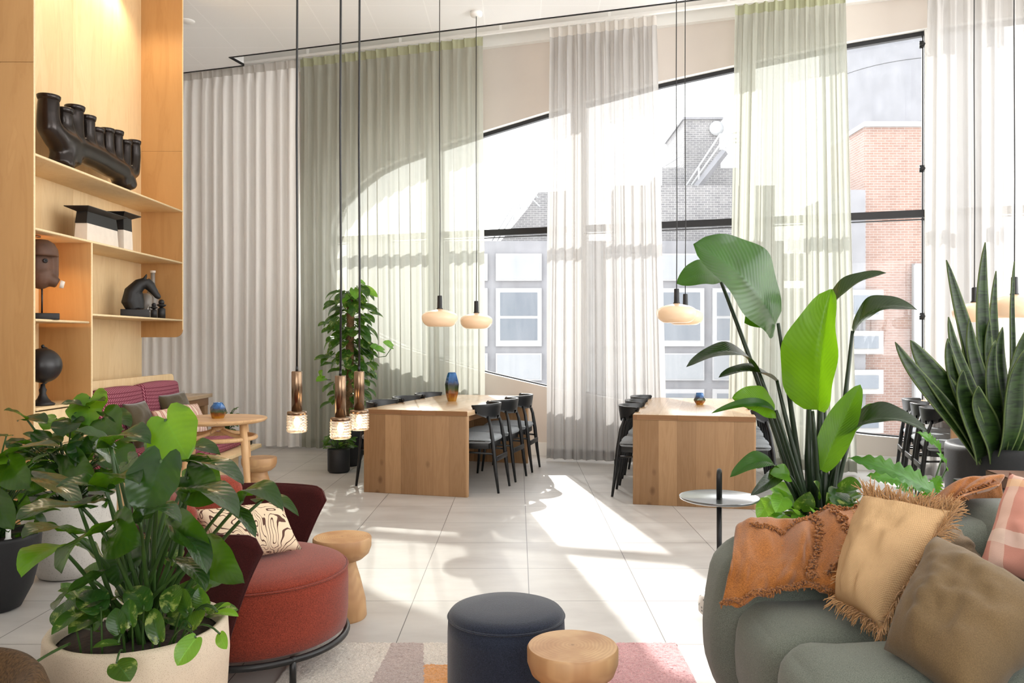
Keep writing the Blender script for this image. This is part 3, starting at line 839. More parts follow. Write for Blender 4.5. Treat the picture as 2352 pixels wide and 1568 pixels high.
tag(mb.build('rug', rc), 'patchwork wool rug in cream, mauve, orange and pink under the pouf', 'rug')

# ================================================================ rust armchair
M['rust'] = fabric('rust_weave', lin(128, 53, 37), 260, .28, .5, sheen=.2, big=.12)
M['maroon'] = fabric('maroon_weave', lin(58, 20, 19), 260, .22, .4, sheen=.1, big=.1)
ac = Vector((-1.115, 3.41, 0)); ar = thing('armchair', 'rust red barrel armchair with maroon wings and black ring base', 'armchair', ac)
MB().lathe([(.001, .125), (.36, .125), (.383, .14), (.390, .20), (.391, .33), (.387, .385)], n=72).build('seat', M['rust'], ar)
cp = [(.387, .385), (.375, .402), (.33, .42), (.24, .434), (.12, .44), (.001, .442)]
MB().lathe(cp, n=72).build('seat_cushion', M['rust'], ar)
MB().tube([(.388*math.cos(2*pi*i/80), .388*math.sin(2*pi*i/80), .386) for i in range(81)], .004, 6, caps=False).build('piping', M['rust'], ar)
def shell(side):
    def fn(u, v):
        z = .085+v*.60
        A = R(92+20*v)                                     # half-opening of the shell, wider at the rim
        top = .52+.03*(1-abs(2*u-1)**2)
        a = pi+(2*u-1)*A
        rad = .405+.085*v**1.1+side
        zz = .085+(top-.0)*v+.03
        # round the upper front corners
        e = abs(2*u-1)
        s = (1-e)*A*rad; rc = .06
        if s < rc: zz -= (rc-math.sqrt(max(0, rc*rc-(rc-s)**2)))*v**3
        return (rad*math.cos(a), rad*math.sin(a)*1.04, zz)
    return fn
mb = MB(); nu, nv = 120, 16
mb.grid(shell(.022), nu, nv); k0 = len(mb.f); mb.grid(shell(-.004), nu, nv); mb.f[k0:] = [q[::-1] for q in mb.f[k0:]]
for v in (0, 1): mb.grid(lambda u, t: tuple(Vector(shell(.022)(u, v)).lerp(Vector(shell(-.004)(u, v)), t)), nu, 2)
for u in (0, 1): mb.grid(lambda v, t: tuple(Vector(shell(.022)(u, v)).lerp(Vector(shell(-.004)(u, v)), t)), nv, 2)
mb.build('shell', M['maroon'], ar, weld=True)
rim = [shell(.009)(i/80, 1) for i in range(81)]
rim = [shell(.009)(0, v/10) for v in range(10)]+rim+[shell(.009)(1, 1-v/10) for v in range(1, 11)]
MB().tube(rim, .007, 6).build('piping', M['maroon'], ar)
for s in (-1, 1):
    a = pi+s*R(30)
    c = Vector((.325*math.cos(a), .325*math.sin(a), .575))
    Mx = Matrix.Rotation(a+pi/2, 4, 'Z') @ Matrix.Rotation(R(-8), 4, 'X')
    xf(rbox((.38, .13, .30), .06, (.0, .02, .02), 6), Matrix.Translation(c) @ Mx).build('back_cushion', M['rust'], ar, weld=True)
MB().tube([(.385*math.cos(2*pi*i/64), .385*math.sin(2*pi*i/64), .112) for i in range(65)], .014, 8, caps=False).build('base_ring', M['black'], ar)
for a in (R(-50), R(45), R(135), R(-135)):
    x, y = .385*math.cos(a), .385*math.sin(a)
    onrug = x+ac.x > -.94
    MB().tube([(x, y, .0135 if onrug else 0), (x, y, .125)], .013, 10).build('leg', M['black'], ar)
# lumbar cushion with a contour-line pattern
cm, nt, out = newmat('contour_line_linen')
v = coords(nt, scale=(1, 1, 1)); n = nd(nt, 'TexNoise', {'Vector': v, 'Scale': 5.5, 'Detail': 2.5, 'Distortion': .6}).outputs[0]
ln = math_(nt, 'LESS_THAN', math_(nt, 'ABSOLUTE', math_(nt, 'SUBTRACT', math_(nt, 'FRACT', math_(nt, 'MULTIPLY', n, 24.0)), .5)), .10)
w = nd(nt, 'TexNoise', {'Vector': v, 'Scale': 300}).outputs[0]
pbr(nt, out, mixc(nt, ln, lin(224, 202, 172), lin(84, 52, 40)), .9, bump(nt, math_(nt, 'ADD', w, ln), .4, .003)); M['contour'] = cm
q = thing('lumbar_cushion', 'cream cushion with dark contour lines in the rust red armchair', 'cushion', (-1.05, 3.38, .45))
pillow([(-1.20, 3.19, .452), (-.925, 3.46, .452), (-1.04, 3.56, .64), (-1.32, 3.27, .66)], .13, 'cover', M['contour'], q, seed=3)

# ================================================================ round table by the bench
rt = thing('round_table', 'round pale ash table with splayed legs beside the upholstered bench', 'table', (-2.36, 6.36, 0))
MB().lathe([(.001, .705), (.33, .705), (.355, .712), (.372, .728), (.368, .738), (.35, .74), (.001, .74)], n=64).build('tabletop', M['ash_top'], rt)
for a in (R(-28), R(62), R(152), R(242)):
    c, s = math.cos(a), math.sin(a)
    MB().tube([(.345*c, .345*s, 0), (.32*c, .32*s, .25), (.295*c, .295*s, .48), (.27*c, .27*s, .71)], [.0165, .023, .029, .027], 14).build('leg', M['ash'], rt)
    MB().tube(bez((.285*c, .285*s, .60), (.14*c, .14*s, .60), (.02*c, .02*s, .655), 8), .016, 10).build('stretcher', M['ash'], rt)
MB().lathe([(.001, .64), (.05, .645), (.05, .668), (.001, .67)], n=20).build('hub', M['ash'], rt)
MB().tube([(.282*math.cos(2*pi*i/64), .282*math.sin(2*pi*i/64), .585) for i in range(65)], .018, 8, caps=False).build('ring_stretcher', M['ash'], rt)
facet_vase('vase', 'faceted glass vase shading blue to gold on the round table', (-2.35, 6.33, .7402), [(.045, 0), (.066, .05), (.058, .085), (.036, .118)])
# ================================================================ birch shelving unit
XF, XB, YN, YF = -3.32, -3.73, 5.56, 8.0
su = thing('shelving_unit', 'tall birch plywood shelving unit with dark sculptures on its shelves', 'shelving', (XF, YN, 0))
def sbox(name, x0, x1, y0, y1, z0, z1, mat, bev=.002, parent=su):
    return box(name, ((x0+x1)/2, (y0+y1)/2, (z0+z1)/2), (x1-x0, y1-y0, z1-z0), mat, parent, bev=bev, world=True)
sbox('side_panel', XB, XF-.004, YN-.016, YN, 0, 3.255, M['birch_shaded'])
sbox('side_panel', XB, XF-.004, YN-.016, YN, 3.257, ZC-.01, M['birch_shaded'])
sbox('edge_strip', XF-.004, XF, YN-.016, YN, 0, ZC-.01, M['ply_edge'], 0)
sbox('back_panel', XB-.016, XB, YN-.016, 6.78, 0, ZC-.01, M['birch'])
sbox('back_panel', XB-.016, XB, 6.782, YF+.016, 0, ZC-.01, M['birch'])
# hanging far side panel with a rounded lower front corner
mb = MB(); rr = .075; zb = 1.382
pts = [(XB, 2.628), (XB, zb)]+[(XF-.003-rr+rr*math.sin(t), zb+rr-rr*math.cos(t)) for t in [i/8*pi/2 for i in range(9)]]+[(XF-.003, 2.628)]
def slab(pts, y0, y1, name, mat):
    n = len(pts); vs = [(x, y0, z) for x, z in pts]+[(x, y1, z) for x, z in pts]
    return MB().add(vs, [tuple(range(n)), tuple(range(2*n-1, n-1, -1))]+[(i, n+i, n+(i+1) % n, (i+1) % n) for i in range(n)]).build(name, mat, su, False, True)
slab(pts, YF, YF+.018, 'side_panel', M['birch_shaded'])
slab([(XB, 3.22), (XB, 2.63), (XF-.003, 2.63), (XF-.003, 3.22)], YF, YF+.018, 'side_panel', M['birch_shaded'])
slab([(XB, ZC-.01), (XB, 3.222), (XF-.003, 3.222), (XF-.003, ZC-.01)], YF, YF+.018, 'side_panel', M['birch_shaded'])
sbox('edge_strip', XF-.003, XF, YF, YF+.018, zb+rr, ZC-.01, M['ply_edge'], 0)
YD = 6.29
for z, y0, y1 in ((2.636, YN, YF), (2.125, YN, YF), (1.558, YD+.02, YF), (1.497, YN, YD-.03)):
    s = sbox('shelf', XB, XF-.004, y0, y1, z-.018, z, M['birch'])
    MB().tube([(XF-.006, y0+.004, z-.009), (XF-.006, y1-.004, z-.009)], .009, 10).build('edge_strip', M['ply_edge'], s, world=False).matrix_parent_inverse = Matrix.Translation(-su.location)
sbox('divider', XB, XF-.004, YD, YD+.02, 0, 2.107, M['birch_shaded'])
sbox('edge_strip', XF-.004, XF, YD, YD+.02, 0, 2.107, M['ply_edge'], 0)
sbox('cabinet_top', XB, XF+.01, YN, YD, .862, .882, M['birch'])
dw = sbox('drawer', XF-.02, XF-.004, YN+.006, YD-.006, .60, .852, M['birch'])
sbox('cabinet_door', XF-.02, XF-.004, YN+.006, YD-.006, .08, .594, M['birch'])
sbox('plinth', XB, XF-.03, YN, YD, 0, .08, M['soot'])
# puck light under the second shelf
pl = MB().lathe([(.001, -.012), (.035, -.012), (.035, 0), (.001, 0)], (-3.50, 5.86, 2.106), n=20).build('puck_light', M['brass'], su, world=True)
def spot(name, loc, e, col, size=.03, angle=120, aim=(0, 0, -1)):
    l = bpy.data.lights.new(name, 'SPOT'); l.energy = e; l.color = col; l.shadow_soft_size = size; l.spot_size = R(angle); l.spot_blend = .6
    o = bpy.data.objects.new(name, l); C.objects.link(o); o.location = loc
    o.rotation_euler = Vector(aim).to_track_quat('-Z', 'Y').to_euler(); return o
spot('puck_lamp', (-3.50, 5.86, 2.085), 7, (1, .60, .26), angle=150)
for y in (6.2, 7.4):
    MB().lathe([(.001, -.02), (.045, -.02), (.045, 0), (.001, 0)], (-3.50, y, ZC-.012), n=20).build('downlight', M['brass'], su, world=True)
    spot('unit_lamp', (-3.50, y, ZC-.05), 20, (1, .80, .56), angle=130)

# ---------------------------------------------------------------- objects on the shelves
M['ebony'] = simple('blackened_bronze', lin(44, 37, 34), .26, metal=.5, spec=.6, noise_amt=.25, nscale=12, bstr=.15)
M['charcoal'] = simple('black_wood', lin(24, 22, 24), .5)
M['bust'] = simple('matt_black', lin(20, 19, 20), .55, noise_amt=.2, nscale=30, bstr=.3)
def remesh(o, vox, it=6):
    r = o.modifiers.new('blend', 'REMESH'); r.mode = 'VOXEL'; r.voxel_size = vox; r.use_smooth_shade = True
    s = o.modifiers.new('soften', 'SMOOTH'); s.factor = .5; s.iterations = it; return o
XC = -3.50
def sp(px, py, X=XC):                       # a point seen on the plane X = const
    Y = X*F/(px-CX); return P(px, py, Y)
cb = MB()
def ctube(pix, rad, X=XC): cb.tube([sp(a, b, X) for a, b in pix], rad, 14)
ctube([(112, 224), (111, 262), (112, 290), (130, 316), (158, 334)], [.075, .078, .088, .10, .105])
ctube([(140, 384), (144, 360), (152, 335)], [.098, .092, .10])
ctube([(158, 375), (162, 350), (160, 330)], [.09, .09, .10], XC)
ctube([(150, 335), (185, 346), (220, 362), (250, 380), (277, 395)], [.10, .10, .10, .10, .098])
ctube([(294, 433), (288, 412), (277, 396)], [.092, .085, .09]); ctube([(280, 425), (276, 408), (272, 396)], [.08, .08, .085])
for (x, y, r_, dx, xb, yb) in ((148, 253, .065, 4, 160, 330), (172, 248, .07, 0, 172, 332), (201, 270, .062, 0, 205, 345), (223, 298, .056, 0, 226, 360), (246, 299, .058, 0, 250, 372), (268, 304, .055, 0, 270, 385), (288, 326, .052, 0, 286, 392)):
    ctube([(x, y), (x, (y*2+yb)//3), (xb, yb)], [r_, r_*.94, r_*1.05])
ctube([(308, 326), (309, 360), (305, 395), (292, 402)], [.056, .056, .064, .07])
cand = remesh(cb.build('candelabra', M['ebony'], None), .022, 5)
tag(cand, 'dark bronze sculptural candelabra with a row of open cups on the top shelf', 'sculpture')
# cup mouths
for (x, y, r_) in ((112, 222, .078), (148, 252, .066), (172, 246, .072), (201, 269, .064), (223, 297, .058), (246, 298, .06), (268, 303, .057), (288, 325, .054), (308, 325, .058)):
    p = sp(x, y); MB().lathe([(r_*.93, -.03), (r_*1.02, -.012), (r_*1.05, .004), (r_*.98, .009), (r_*.8, .002), (r_*.72, -.02), (.001, -.022)], p, n=24).build('cup_rim', M['ebony'], cand)
# two trays on tapered pale bases
M['limewash'] = simple('whitewashed_wood', lin(226, 214, 200), .7, noise_amt=.05, nscale=14)
def tapered(name, label, px0, px1, z0, yb, ht, over):
    Y0, Y1 = px0, px1
    r = thing(name, label, 'ornament', (-3.465, (Y0+Y1)/2, z0), 0, 'black and white tapered ornaments')
    ly = (Y1-Y0)/2; lx = .052
    def frus(n, za, zb, ka, kb, m):
        vs = [(sx*lx*k, sy*ly*k2, z) for z, k, k2 in ((za, ka, (ly-.05*(1-ka)*5*.2)/ly*1), (zb, kb, 1-(1-kb)*.6)) for sx, sy in ((-1, -1), (1, -1), (1, 1), (-1, 1))]
        MB().add(vs, [(3, 2, 1, 0), (4, 5, 6, 7), (0, 1, 5, 4), (1, 2, 6, 5), (2, 3, 7, 6), (3, 0, 4, 7)]).build(n, m, r, False)
    frus('base', 0, ht*.56, 1.0, .9, M['limewash']); frus('band', ht*.56, ht*.94, .9, .82, M['charcoal'])
    vs = []
    for z, k in ((ht*.90, 0), (ht, 1), (ht+.006, 1)):
        for sx, sy in ((-1, -1), (1, -1), (1, 1), (-1, 1)): vs.append((sx*(lx*.82+k*over), sy*(ly*.9+k*over*1.6), z))
    MB().add(vs, [(3, 2, 1, 0)]+[(i, (i+1) % 4, 4+(i+1) % 4, 4+i) for i in range(4)]+[(4+i, 4+(i+1) % 4, 8+(i+1) % 4, 8+i) for i in range(4)]+[(8, 9, 10, 11)]).build('tray_top', M['charcoal'], r, False)
tapered('tray_ornament', 'long black and white tapered ornament with flared tray top on the shelf', 6.40, 6.91, 2.126, 0, .275, .055)
tapered('tray_ornament', 'narrow black and white tapered ornament beside the longer one', 7.0, 7.165, 2.126, 0, .325, .05)
# mask on a rod
M['maskwood'] = simple('weathered_brown_wood', lin(92, 62, 44), .6, noise_amt=.4, nscale=9, bstr=.3)
mk = thing('mask_sculpture', 'brown carved helmet mask mounted on a thin rod, in the left compartment', 'sculpture', (-3.41, 5.79, 1.498), R(-60))
box('base', (0, 0, .022), (.16, .22, .044), M['charcoal'], mk)
MB().tube([(0, .0, .04), (0, .0, .26)], .006, 8).build('rod', M['charcoal'], mk)
hm = MB(); q = -.085
hm.ell((0, -.03, .48+q), (.085, .10, .12)).ell((0, -.01, .40+q), (.065, .085, .10)).tube([(0, .0, .40+q), (0, .07, .36+q), (0, .10, .345+q)], [.06, .045, .034], 12)
hm.box((0, .075, .475+q), (.03, .06, .16), 0)
remesh(hm.build('face', M['maskwood'], mk), .008, 3)
hd = MB().lathe([(.112, 0), (.116, .01), (.112, .05), (.088, .095), (.05, .118), (.001, .124)], (0, -.01, .535+q), n=28); hd.build('helmet', M['maskwood'], mk)
for s in (-1, 1): MB().lathe([(.001, 0), (.016, 0), (.016, .012), (.009, .014), (.001, .006)], (0, 0, 0), n=14).build('eye', M['charcoal'], mk).matrix_local = Matrix.Translation((s*.072, .022, .50+q)) @ Matrix.Rotation(s*pi/2, 4, 'Y')
MB().tube([(0, .112, .342+q), (0, .140, .336+q)], [.030, .025], 14).build('mouth', M['limewash'], mk)
# pale dish leaning on the back panel
dd = MB().lathe([(.001, .0), (.15, .004), (.18, .014), (.182, .018), (.15, .012), (.001, .008)], n=40)
dd = xf(dd, Matrix.Translation((-3.685, 6.53, 1.745)) @ Matrix.Rotation(R(82), 4, 'Y')); tag(dd.build('dish', stone_mat('grey_marble_dish', lin(222, 220, 214), lin(180, 180, 180), 30, .4)), 'pale round dish leaning against the back of the shelf', 'dish')
# horse bust
hb = thing('horse_bust', 'black horse head bust on a square block on the lower shelf', 'sculpture', (-3.46, 7.30, 1.559), R(-64))
box('base', (0, 0, .035), (.15, .235, .07), M['charcoal'], hb)
h = MB()
h.tube([(0, -.005, .068), (0, -.035, .14), (0, -.02, .225), (0, .04, .295), (0, .095, .32)], [.062, .078, .07, .056, .046], 16)
h.tube([(0, .035, .075), (0, .03, .14), (0, .01, .2)], [.04, .05, .06], 12)
h.tube([(0, .085, .325), (0, .125, .285), (0, .165, .225), (0, .19, .19)], [.046, .046, .031, .027], 14)
h.ell((0, .11, .285), (.026, .035, .04)).ell((0, .192, .19), (.026, .024, .024))
for s in (-1, 1): h.tube([(s*.022, .075, .345), (s*.027, .09, .37), (s*.027, .097, .392)], [.016, .013, .004], 8)
remesh(h.build('head', M['bust'], hb), .006, 2)
# bottles and small black figures
M['smoke'] = simple('smoky_grey_bottle', lin(126, 118, 110), .35, noise_amt=.15, nscale=6)
bt = thing('bottle', 'tall long-necked smoky grey bottle behind the horse head bust', 'bottle', (-3.56, 7.88, 1.559), 0, 'grey bottles on the shelf')
MB().lathe([(.001, 0), (.05, 0), (.053, .01), (.053, .25), (.046, .285), (.026, .315), (.021, .34), (.020, .45), (.023, .455)], n=32).build('body', M['smoke'], bt)
MB().lathe([(.022, .45), (.026, .452), (.026, .472), (.020, .473), (.018, .455)], n=24).build('rim', M['limewash'], bt)
b2 = thing('bottle', 'short rounded smoky grey bottle partly hidden by the horse head bust', 'bottle', (-3.47, 7.53, 1.559), 0, 'grey bottles on the shelf')
MB().lathe([(.001, 0), (.055, 0), (.06, .01), (.06, .16), (.055, .20), (.038, .222), (.02, .23), (.001, .231)], n=32).build('body', M['smoke'], b2)
for lab, Y, X, k in (('smaller black peg-shaped figure at the shelf edge', 7.46, -3.36, .60), ('larger black peg-shaped figure at the shelf edge', 7.64, -3.37, .78)):
    f = thing('peg_figure', lab, 'ornament', (X, Y, 1.559), 0, 'black peg figures')
    MB().lathe([(.001, 0), (.045*k, 0), (.045*k, .115*k), (.02*k, .13*k), (.001, .13*k)], n=20).build('body', M['charcoal'], f)
    MB().lathe([(.001, .122*k), (.05*k, .152*k), (.055*k, .165*k), (.03*k, .172*k), (.001, .172*k)], n=20).build('collar', M['charcoal'], f)
    MB().ell((0, 0, .195*k), (.034*k,)*3).build('head', M['charcoal'], f)
ck = thing('clip_ornament', 'small steel ring ornament between the horse bust and the short bottle', 'ornament', (-3.38, 7.40, 1.559))
MB().tube([(0, .022*math.cos(t), .07+.03*math.sin(t)) for t in [2*pi*i/20 for i in range(21)]], .005, 6).build('ring', simple('steel', lin(180, 180, 180), .25, metal=1), ck)
MB().tube([(0, 0, 0), (0, 0, .045)], .006, 6).build('stem', M['charcoal'], ck)
# black globe
gb = thing('globe', 'black desk globe on a turned stand on the cabinet top', 'globe', (-3.41, 5.80, .883))
MB().ell((0, 0, .285), (.125, .125, .125), 32, 20).build('ball', simple('dark_globe', lin(34, 32, 34), .35, noise_amt=.3, nscale=6), gb)
MB().lathe([(.001, 0), (.075, 0), (.08, .012), (.055, .025), (.035, .05), (.02, .085), (.026, .11), (.018, .125), (.014, .15), (.001, .155)], n=28).build('stand', M['charcoal'], gb)
MB().tube([(0, .132*math.sin(t), .285-.132*math.cos(t)) for t in [i/20*pi for i in range(21)]], .006, 6).build('meridian_ring', M['black'], gb)
MB().ell((0, 0, .422), (.012, .012, .014), 10, 6).build('finial', M['black'], gb)

# ================================================================ bench
M['tooth'] = houndstooth('plum_houndstooth')
be = thing('banquette_bench', 'plywood bench with plum houndstooth seat and back cushions', 'bench', (-3.2, 7.2, 0))
Yb0, Yb1 = 6.36, 8.03
def wb(name, x0, x1, y0, y1, z0, z1, m, bev=.004): return box(name, ((x0+x1)/2, (y0+y1)/2, (z0+z1)/2), (x1-x0, y1-y0, z1-z0), m, be, bev=bev, world=True)
mb = MB(); n = 14
pts = [(Yb0, .05), (Yb1, .05)]+[(Yb1-.05+.05*math.cos(t), 1.02-.05+.05*math.sin(t)) for t in [i/6*pi/2 for i in range(7)]]+[(Yb0, 1.02)]
k = len(pts)
vs = [(-3.42, y, z) for y, z in pts]+[(-3.45, y, z) for y, z in pts]
MB().add(vs, [tuple(range(k)), tuple(range(2*k-1, k-1, -1))]+[(i, k+i, k+(i+1) % k, (i+1) % k) for i in range(k)]).build('back_panel', M['birch'], be, False, True)
wb('platform', -3.42, -2.60, Yb0, 8.20, .27, .305, M['birch'])
wb('plinth', -3.40, -2.75, Yb0+.05, 7.95, 0, .27, M['birch'])
def cush(name, size, c, rx=0, rz=0):
    mb = rbox(size, .035, tuple(.018 for _ in range(3)), 6)
    mb.uv = [[((mb.v[i][1]+mb.v[i][0]*.3)/.6, (mb.v[i][2]+mb.v[i][0])/.6) for i in f] for f in mb.f]
    o = xf(mb, Matrix.Translation(Vector(c)) @ Matrix.Rotation(rz, 4, 'Z') @ Matrix.Rotation(rx, 4, 'Y')).build(name, M['tooth'], be, True, True, weld=True)
    return o
cush('seat_cushion', (.66, .80, .15), (-3.07, 6.80, .38)); cush('seat_cushion', (.66, .80, .15), (-3.07, 7.61, .38))
cush('back_cushion', (.13, .70, .50), (-3.325, 6.74, .70), R(-8)); cush('back_cushion', (.13, .74, .50), (-3.325, 7.48, .71), R(-8))
M['olive'] = fabric('olive_velvet', lin(74, 64, 40), 400, .18, .3, sheen=.5)
def stripes(name, a, b, c, n=7.0):
    m, nt, out = newmat(name); t = nd(nt, 'TexCoord'); s = nd(nt, 'SeparateXYZ', {0: t.outputs['UV']})
    f = math_(nt, 'FRACT', math_(nt, 'MULTIPLY', s.outputs[0], n))
    col = mixc(nt, math_(nt, 'LESS_THAN', f, .5), a, mixc(nt, math_(nt, 'LESS_THAN', math_(nt, 'ABSOLUTE', math_(nt, 'SUBTRACT', f, .25)), .12), b, c))
    pbr(nt, out, col, .9, bump(nt, nd(nt, 'TexNoise', {'Vector': coords(nt), 'Scale': 300}).outputs[0], .3, .002)); return m
M['stripe'] = stripes('striped_linen', lin(222, 200, 184), lin(176, 128, 112), lin(200, 160, 146))
def cushion(name, label, corn, th, mat, seed, group='cushions on the bench'):
    c = sum((Vector(p) for p in corn), Vector())/4
    r = thing(name, label, 'cushion', c, 0, group)
    return pillow(corn, th, 'cover', mat, r, seed=seed, wr=.016)
def facing(c, w, h, az, lean, roll=0):
    """corners of a cushion centred at c, facing azimuth az, leaning back"""
    f = Vector((math.cos(az), math.sin(az), 0)); rgt = Vector((-math.sin(az), math.cos(az), 0))
    up = Vector((0, 0, math.cos(lean)))-f*math.sin(lean)
    a, b = math.cos(roll), math.sin(roll); r2, u2 = rgt*a+up*b, up*a-rgt*b
    c = Vector(c); return [c-r2*w/2-u2*h/2, c+r2*w/2-u2*h/2, c+r2*w/2+u2*h/2, c-r2*w/2+u2*h/2]
cushion('cushion', 'dark olive cushion leaning on the taller houndstooth back cushion', facing((-3.17, 7.53, .66), .42, .42, R(-12), R(18), R(3)), .13, M['olive'], 2)
cushion('cushion', 'dark olive cushion half hidden at the shelf divider end of the bench', facing((-3.17, 6.80, .64), .40, .40, R(0), R(18)), .13, M['olive'], 5)
cushion('cushion', 'pink and cream striped cushion in front of the dark olive one', facing((-2.97, 6.98, .62), .36, .33, R(-22), R(24), R(6)), .13, M['stripe'], 8)
cushion('cushion', 'pink striped cushion behind the large lime green leaf', facing((-2.98, 7.38, .62), .36, .33, R(-8), R(22), R(-4)), .13, M['stripe'], 11)
tag(box('small_box', (-2.72, 8.08, .355), (.10, .10, .10), M['black'], None, bev=.01), 'small black box at the far end of the bench platform', 'box')
# ================================================================ sofa
M['sage'] = fabric('sage_wool', lin(108, 114, 104), 420, .22, .35, sheen=.2, big=.1)
so = thing('sofa', 'sage green upholstered sofa with puffy seat cushions and a throw over its arm', 'sofa', (1.2, 2.1, 0))
def spart(name, size, c, r, bulge, fn=None, n=10, rz=0):
    mb = rbox(size, r, bulge, n, fn)
    return xf(mb, Matrix.Translation(Vector(c)) @ Matrix.Rotation(rz, 4, 'Z')).build(name, M['sage'], so, True, True, weld=True)
def armfn(w, p):
    k = (w.z+.30)/.60
    x = w.x
    if x < 0: x = x*(1+.05*math.sin(pi*min(1, max(0, k)))) + .10*max(0, .32-k)
    z = w.z+(.10*(w.x+.5) if w.z > 0 else 0)
    return Vector((x, w.y-.03*k, z))
spart('arm', (1.12, .32, .60), (1.255, 2.80, .36), .10, (.02, .015, .0), armfn)
def cfn(w, p):
    g = .012*noise.noise(Vector((w.x*5, w.y*3, w.z*5)))+.010*noise.noise(Vector((w.x*11, w.y*2, w.z*11+4)))
    return w+Vector((g*p[0]*.6, 0, g))
spart('seat_cushion', (.86, .425, .31), (1.15, 2.485, .335), .085, (.03, .0, .035), cfn)
spart('seat_cushion', (.86, .40, .33), (1.15, 2.075, .345), .085, (.03, .0, .035), cfn)
spart('seat_cushion', (.86, .44, .34), (1.15, 1.655, .355), .085, (.03, .0, .03), cfn)
spart('seat_cushion', (.86, .44, .34), (1.15, 1.215, .355), .085, (.03, .0, .03), cfn)
spart('backrest', (.36, 2.0, .62), (1.71, 1.98, .47), .11, (.02, .0, .02))
box('base', (1.25, 1.95, .10), (.95, 1.75, .12), M['soot'], so, bev=.01, world=True)
for x in (.9, 1.6):
    for y in (1.15, 2.75): MB().tube([(x, y, 0), (x, y, .06)], .02, 10).build('leg', M['black'], so, world=True)

# ---------------------------------------------------------------- throw
M['throw'] = fabric('rust_cotton_gauze', lin(162, 102, 50), 200, .22, .8, sheen=.3, big=.15, axis=(1, 1, 2.5))
M['tuft'] = fabric('tufted_yarn', lin(160, 104, 56), 500, .3, .8)
cols = [   # (behind, ridge, middle, bottom) as pixel, pixel, depth
 [(1694, 1262, 2.985), (1690, 1216, 2.85), (1677, 1300, 2.62), (1655, 1392, 2.55)],
 [(1722, 1262, 2.985), (1720, 1205, 2.85), (1716, 1300, 2.61), (1694, 1402, 2.53)],
 [(1765, 1262, 2.985), (1765, 1203, 2.86), (1770, 1295, 2.61), (1740, 1378, 2.54)],
 [(1815, 1262, 2.985), (1812, 1205, 2.86), (1822, 1290, 2.60), (1800, 1364, 2.55)],
 [(1852, 1262, 2.985), (1850, 1200, 2.86), (1862, 1290, 2.59), (1850, 1360, 2.54)],
 [(1893, 1262, 2.985), (1895, 1182, 2.86), (1915, 1285, 2.58), (1900, 1375, 2.51)],
 [(1950, 1262, 2.985), (1955, 1176, 2.87), (1975, 1270, 2.58), (1960, 1392, 2.49)],
 [(2030, 1255, 2.985), (2040, 1172, 2.88), (2050, 1240, 2.66), (2050, 1330, 2.56)],
 [(2110, 1240, 2.985), (2115, 1164, 2.89), (2118, 1195, 2.76), (2120, 1240, 2.66)],
 [(2190, 1200, 2.985), (2185, 1122, 2.90), (2170, 1160, 2.80), (2160, 1185, 2.72)],
 [(2250, 1190, 3.0), (2240, 1108, 2.92), (2225, 1128, 2.85), (2205, 1150, 2.78)],
 [(2300, 1190, 3.0), (2290, 1112, 2.94), (2288, 1120, 2.90), (2280, 1130, 2.86)]]
G = [[P(*p) for p in c] for c in cols]
def throw(u, v):
    rows = [cat([c[r] for c in G], u) for r in range(4)]
    p = cat(rows, v)
    w = noise.noise(Vector((u*11+v*2, v*3-u*2, 2)))*.036+noise.noise(Vector((u*30, v*10, 5)))*.008
    if v > .3: w += .012*math.sin(u*60+v*5)*(v-.3)
    return (p.x-.004, p.y-.03-max(0, w)-.4*w, p.z+.022+w*.8)
th = MB(); th.grid(throw, 96, 44)
tw = thing('throw_blanket', 'rust orange gauze throw with tufted seams draped over the sofa arm', 'blanket', G[3][1])
o = th.build('cloth', M['throw'], tw, True, True)
sm = o.modifiers.new('thickness', 'SOLIDIFY'); sm.thickness = .006; sm.offset = 0
def tufts(path, n, rad, seed):
    rr = random.Random(seed); mb = MB()
    for i in range(n):
        u, v = path(i/(n-1)); p = Vector(throw(u, v))+Vector((rr.uniform(-1, 1)*rad*.7, -.004, rr.uniform(-.3, 1)*rad*.6))
        d = Vector((rr.uniform(-1, 1), rr.uniform(-1.2, -.1), rr.uniform(-.5, 1))).normalized()
        mb.tube([p, p+d*rad*.6, p+d*rad*.9+Vector((rr.uniform(-1, 1)*rad*.4, 0, -rad*.3))], [rad*.26, rad*.22, rad*.08], 5)
    mb.build('tufted_seam', M['tuft'], tw, True, True)
tufts(lambda t: (.10+.30*t, .42+.04*math.sin(t*5)), 220, .016, 1)
tufts(lambda t: (.38+.02*math.sin(t*6), .36+.5*t), 220, .017, 2)
tufts(lambda t: (.39+.18*t, .34+.01*math.sin(t*9)), 150, .016, 3)
tufts(lambda t: (.01+.5*t, .985-.05*abs(math.sin(t*7))), 300, .015, 4)
tufts(lambda t: (.46+.04*math.sin(t*4), .40+.42*t), 200, .018, 5)
tufts(lambda t: (.76+.2*t, .60+.25*math.sin(t*3)), 200, .016, 6)

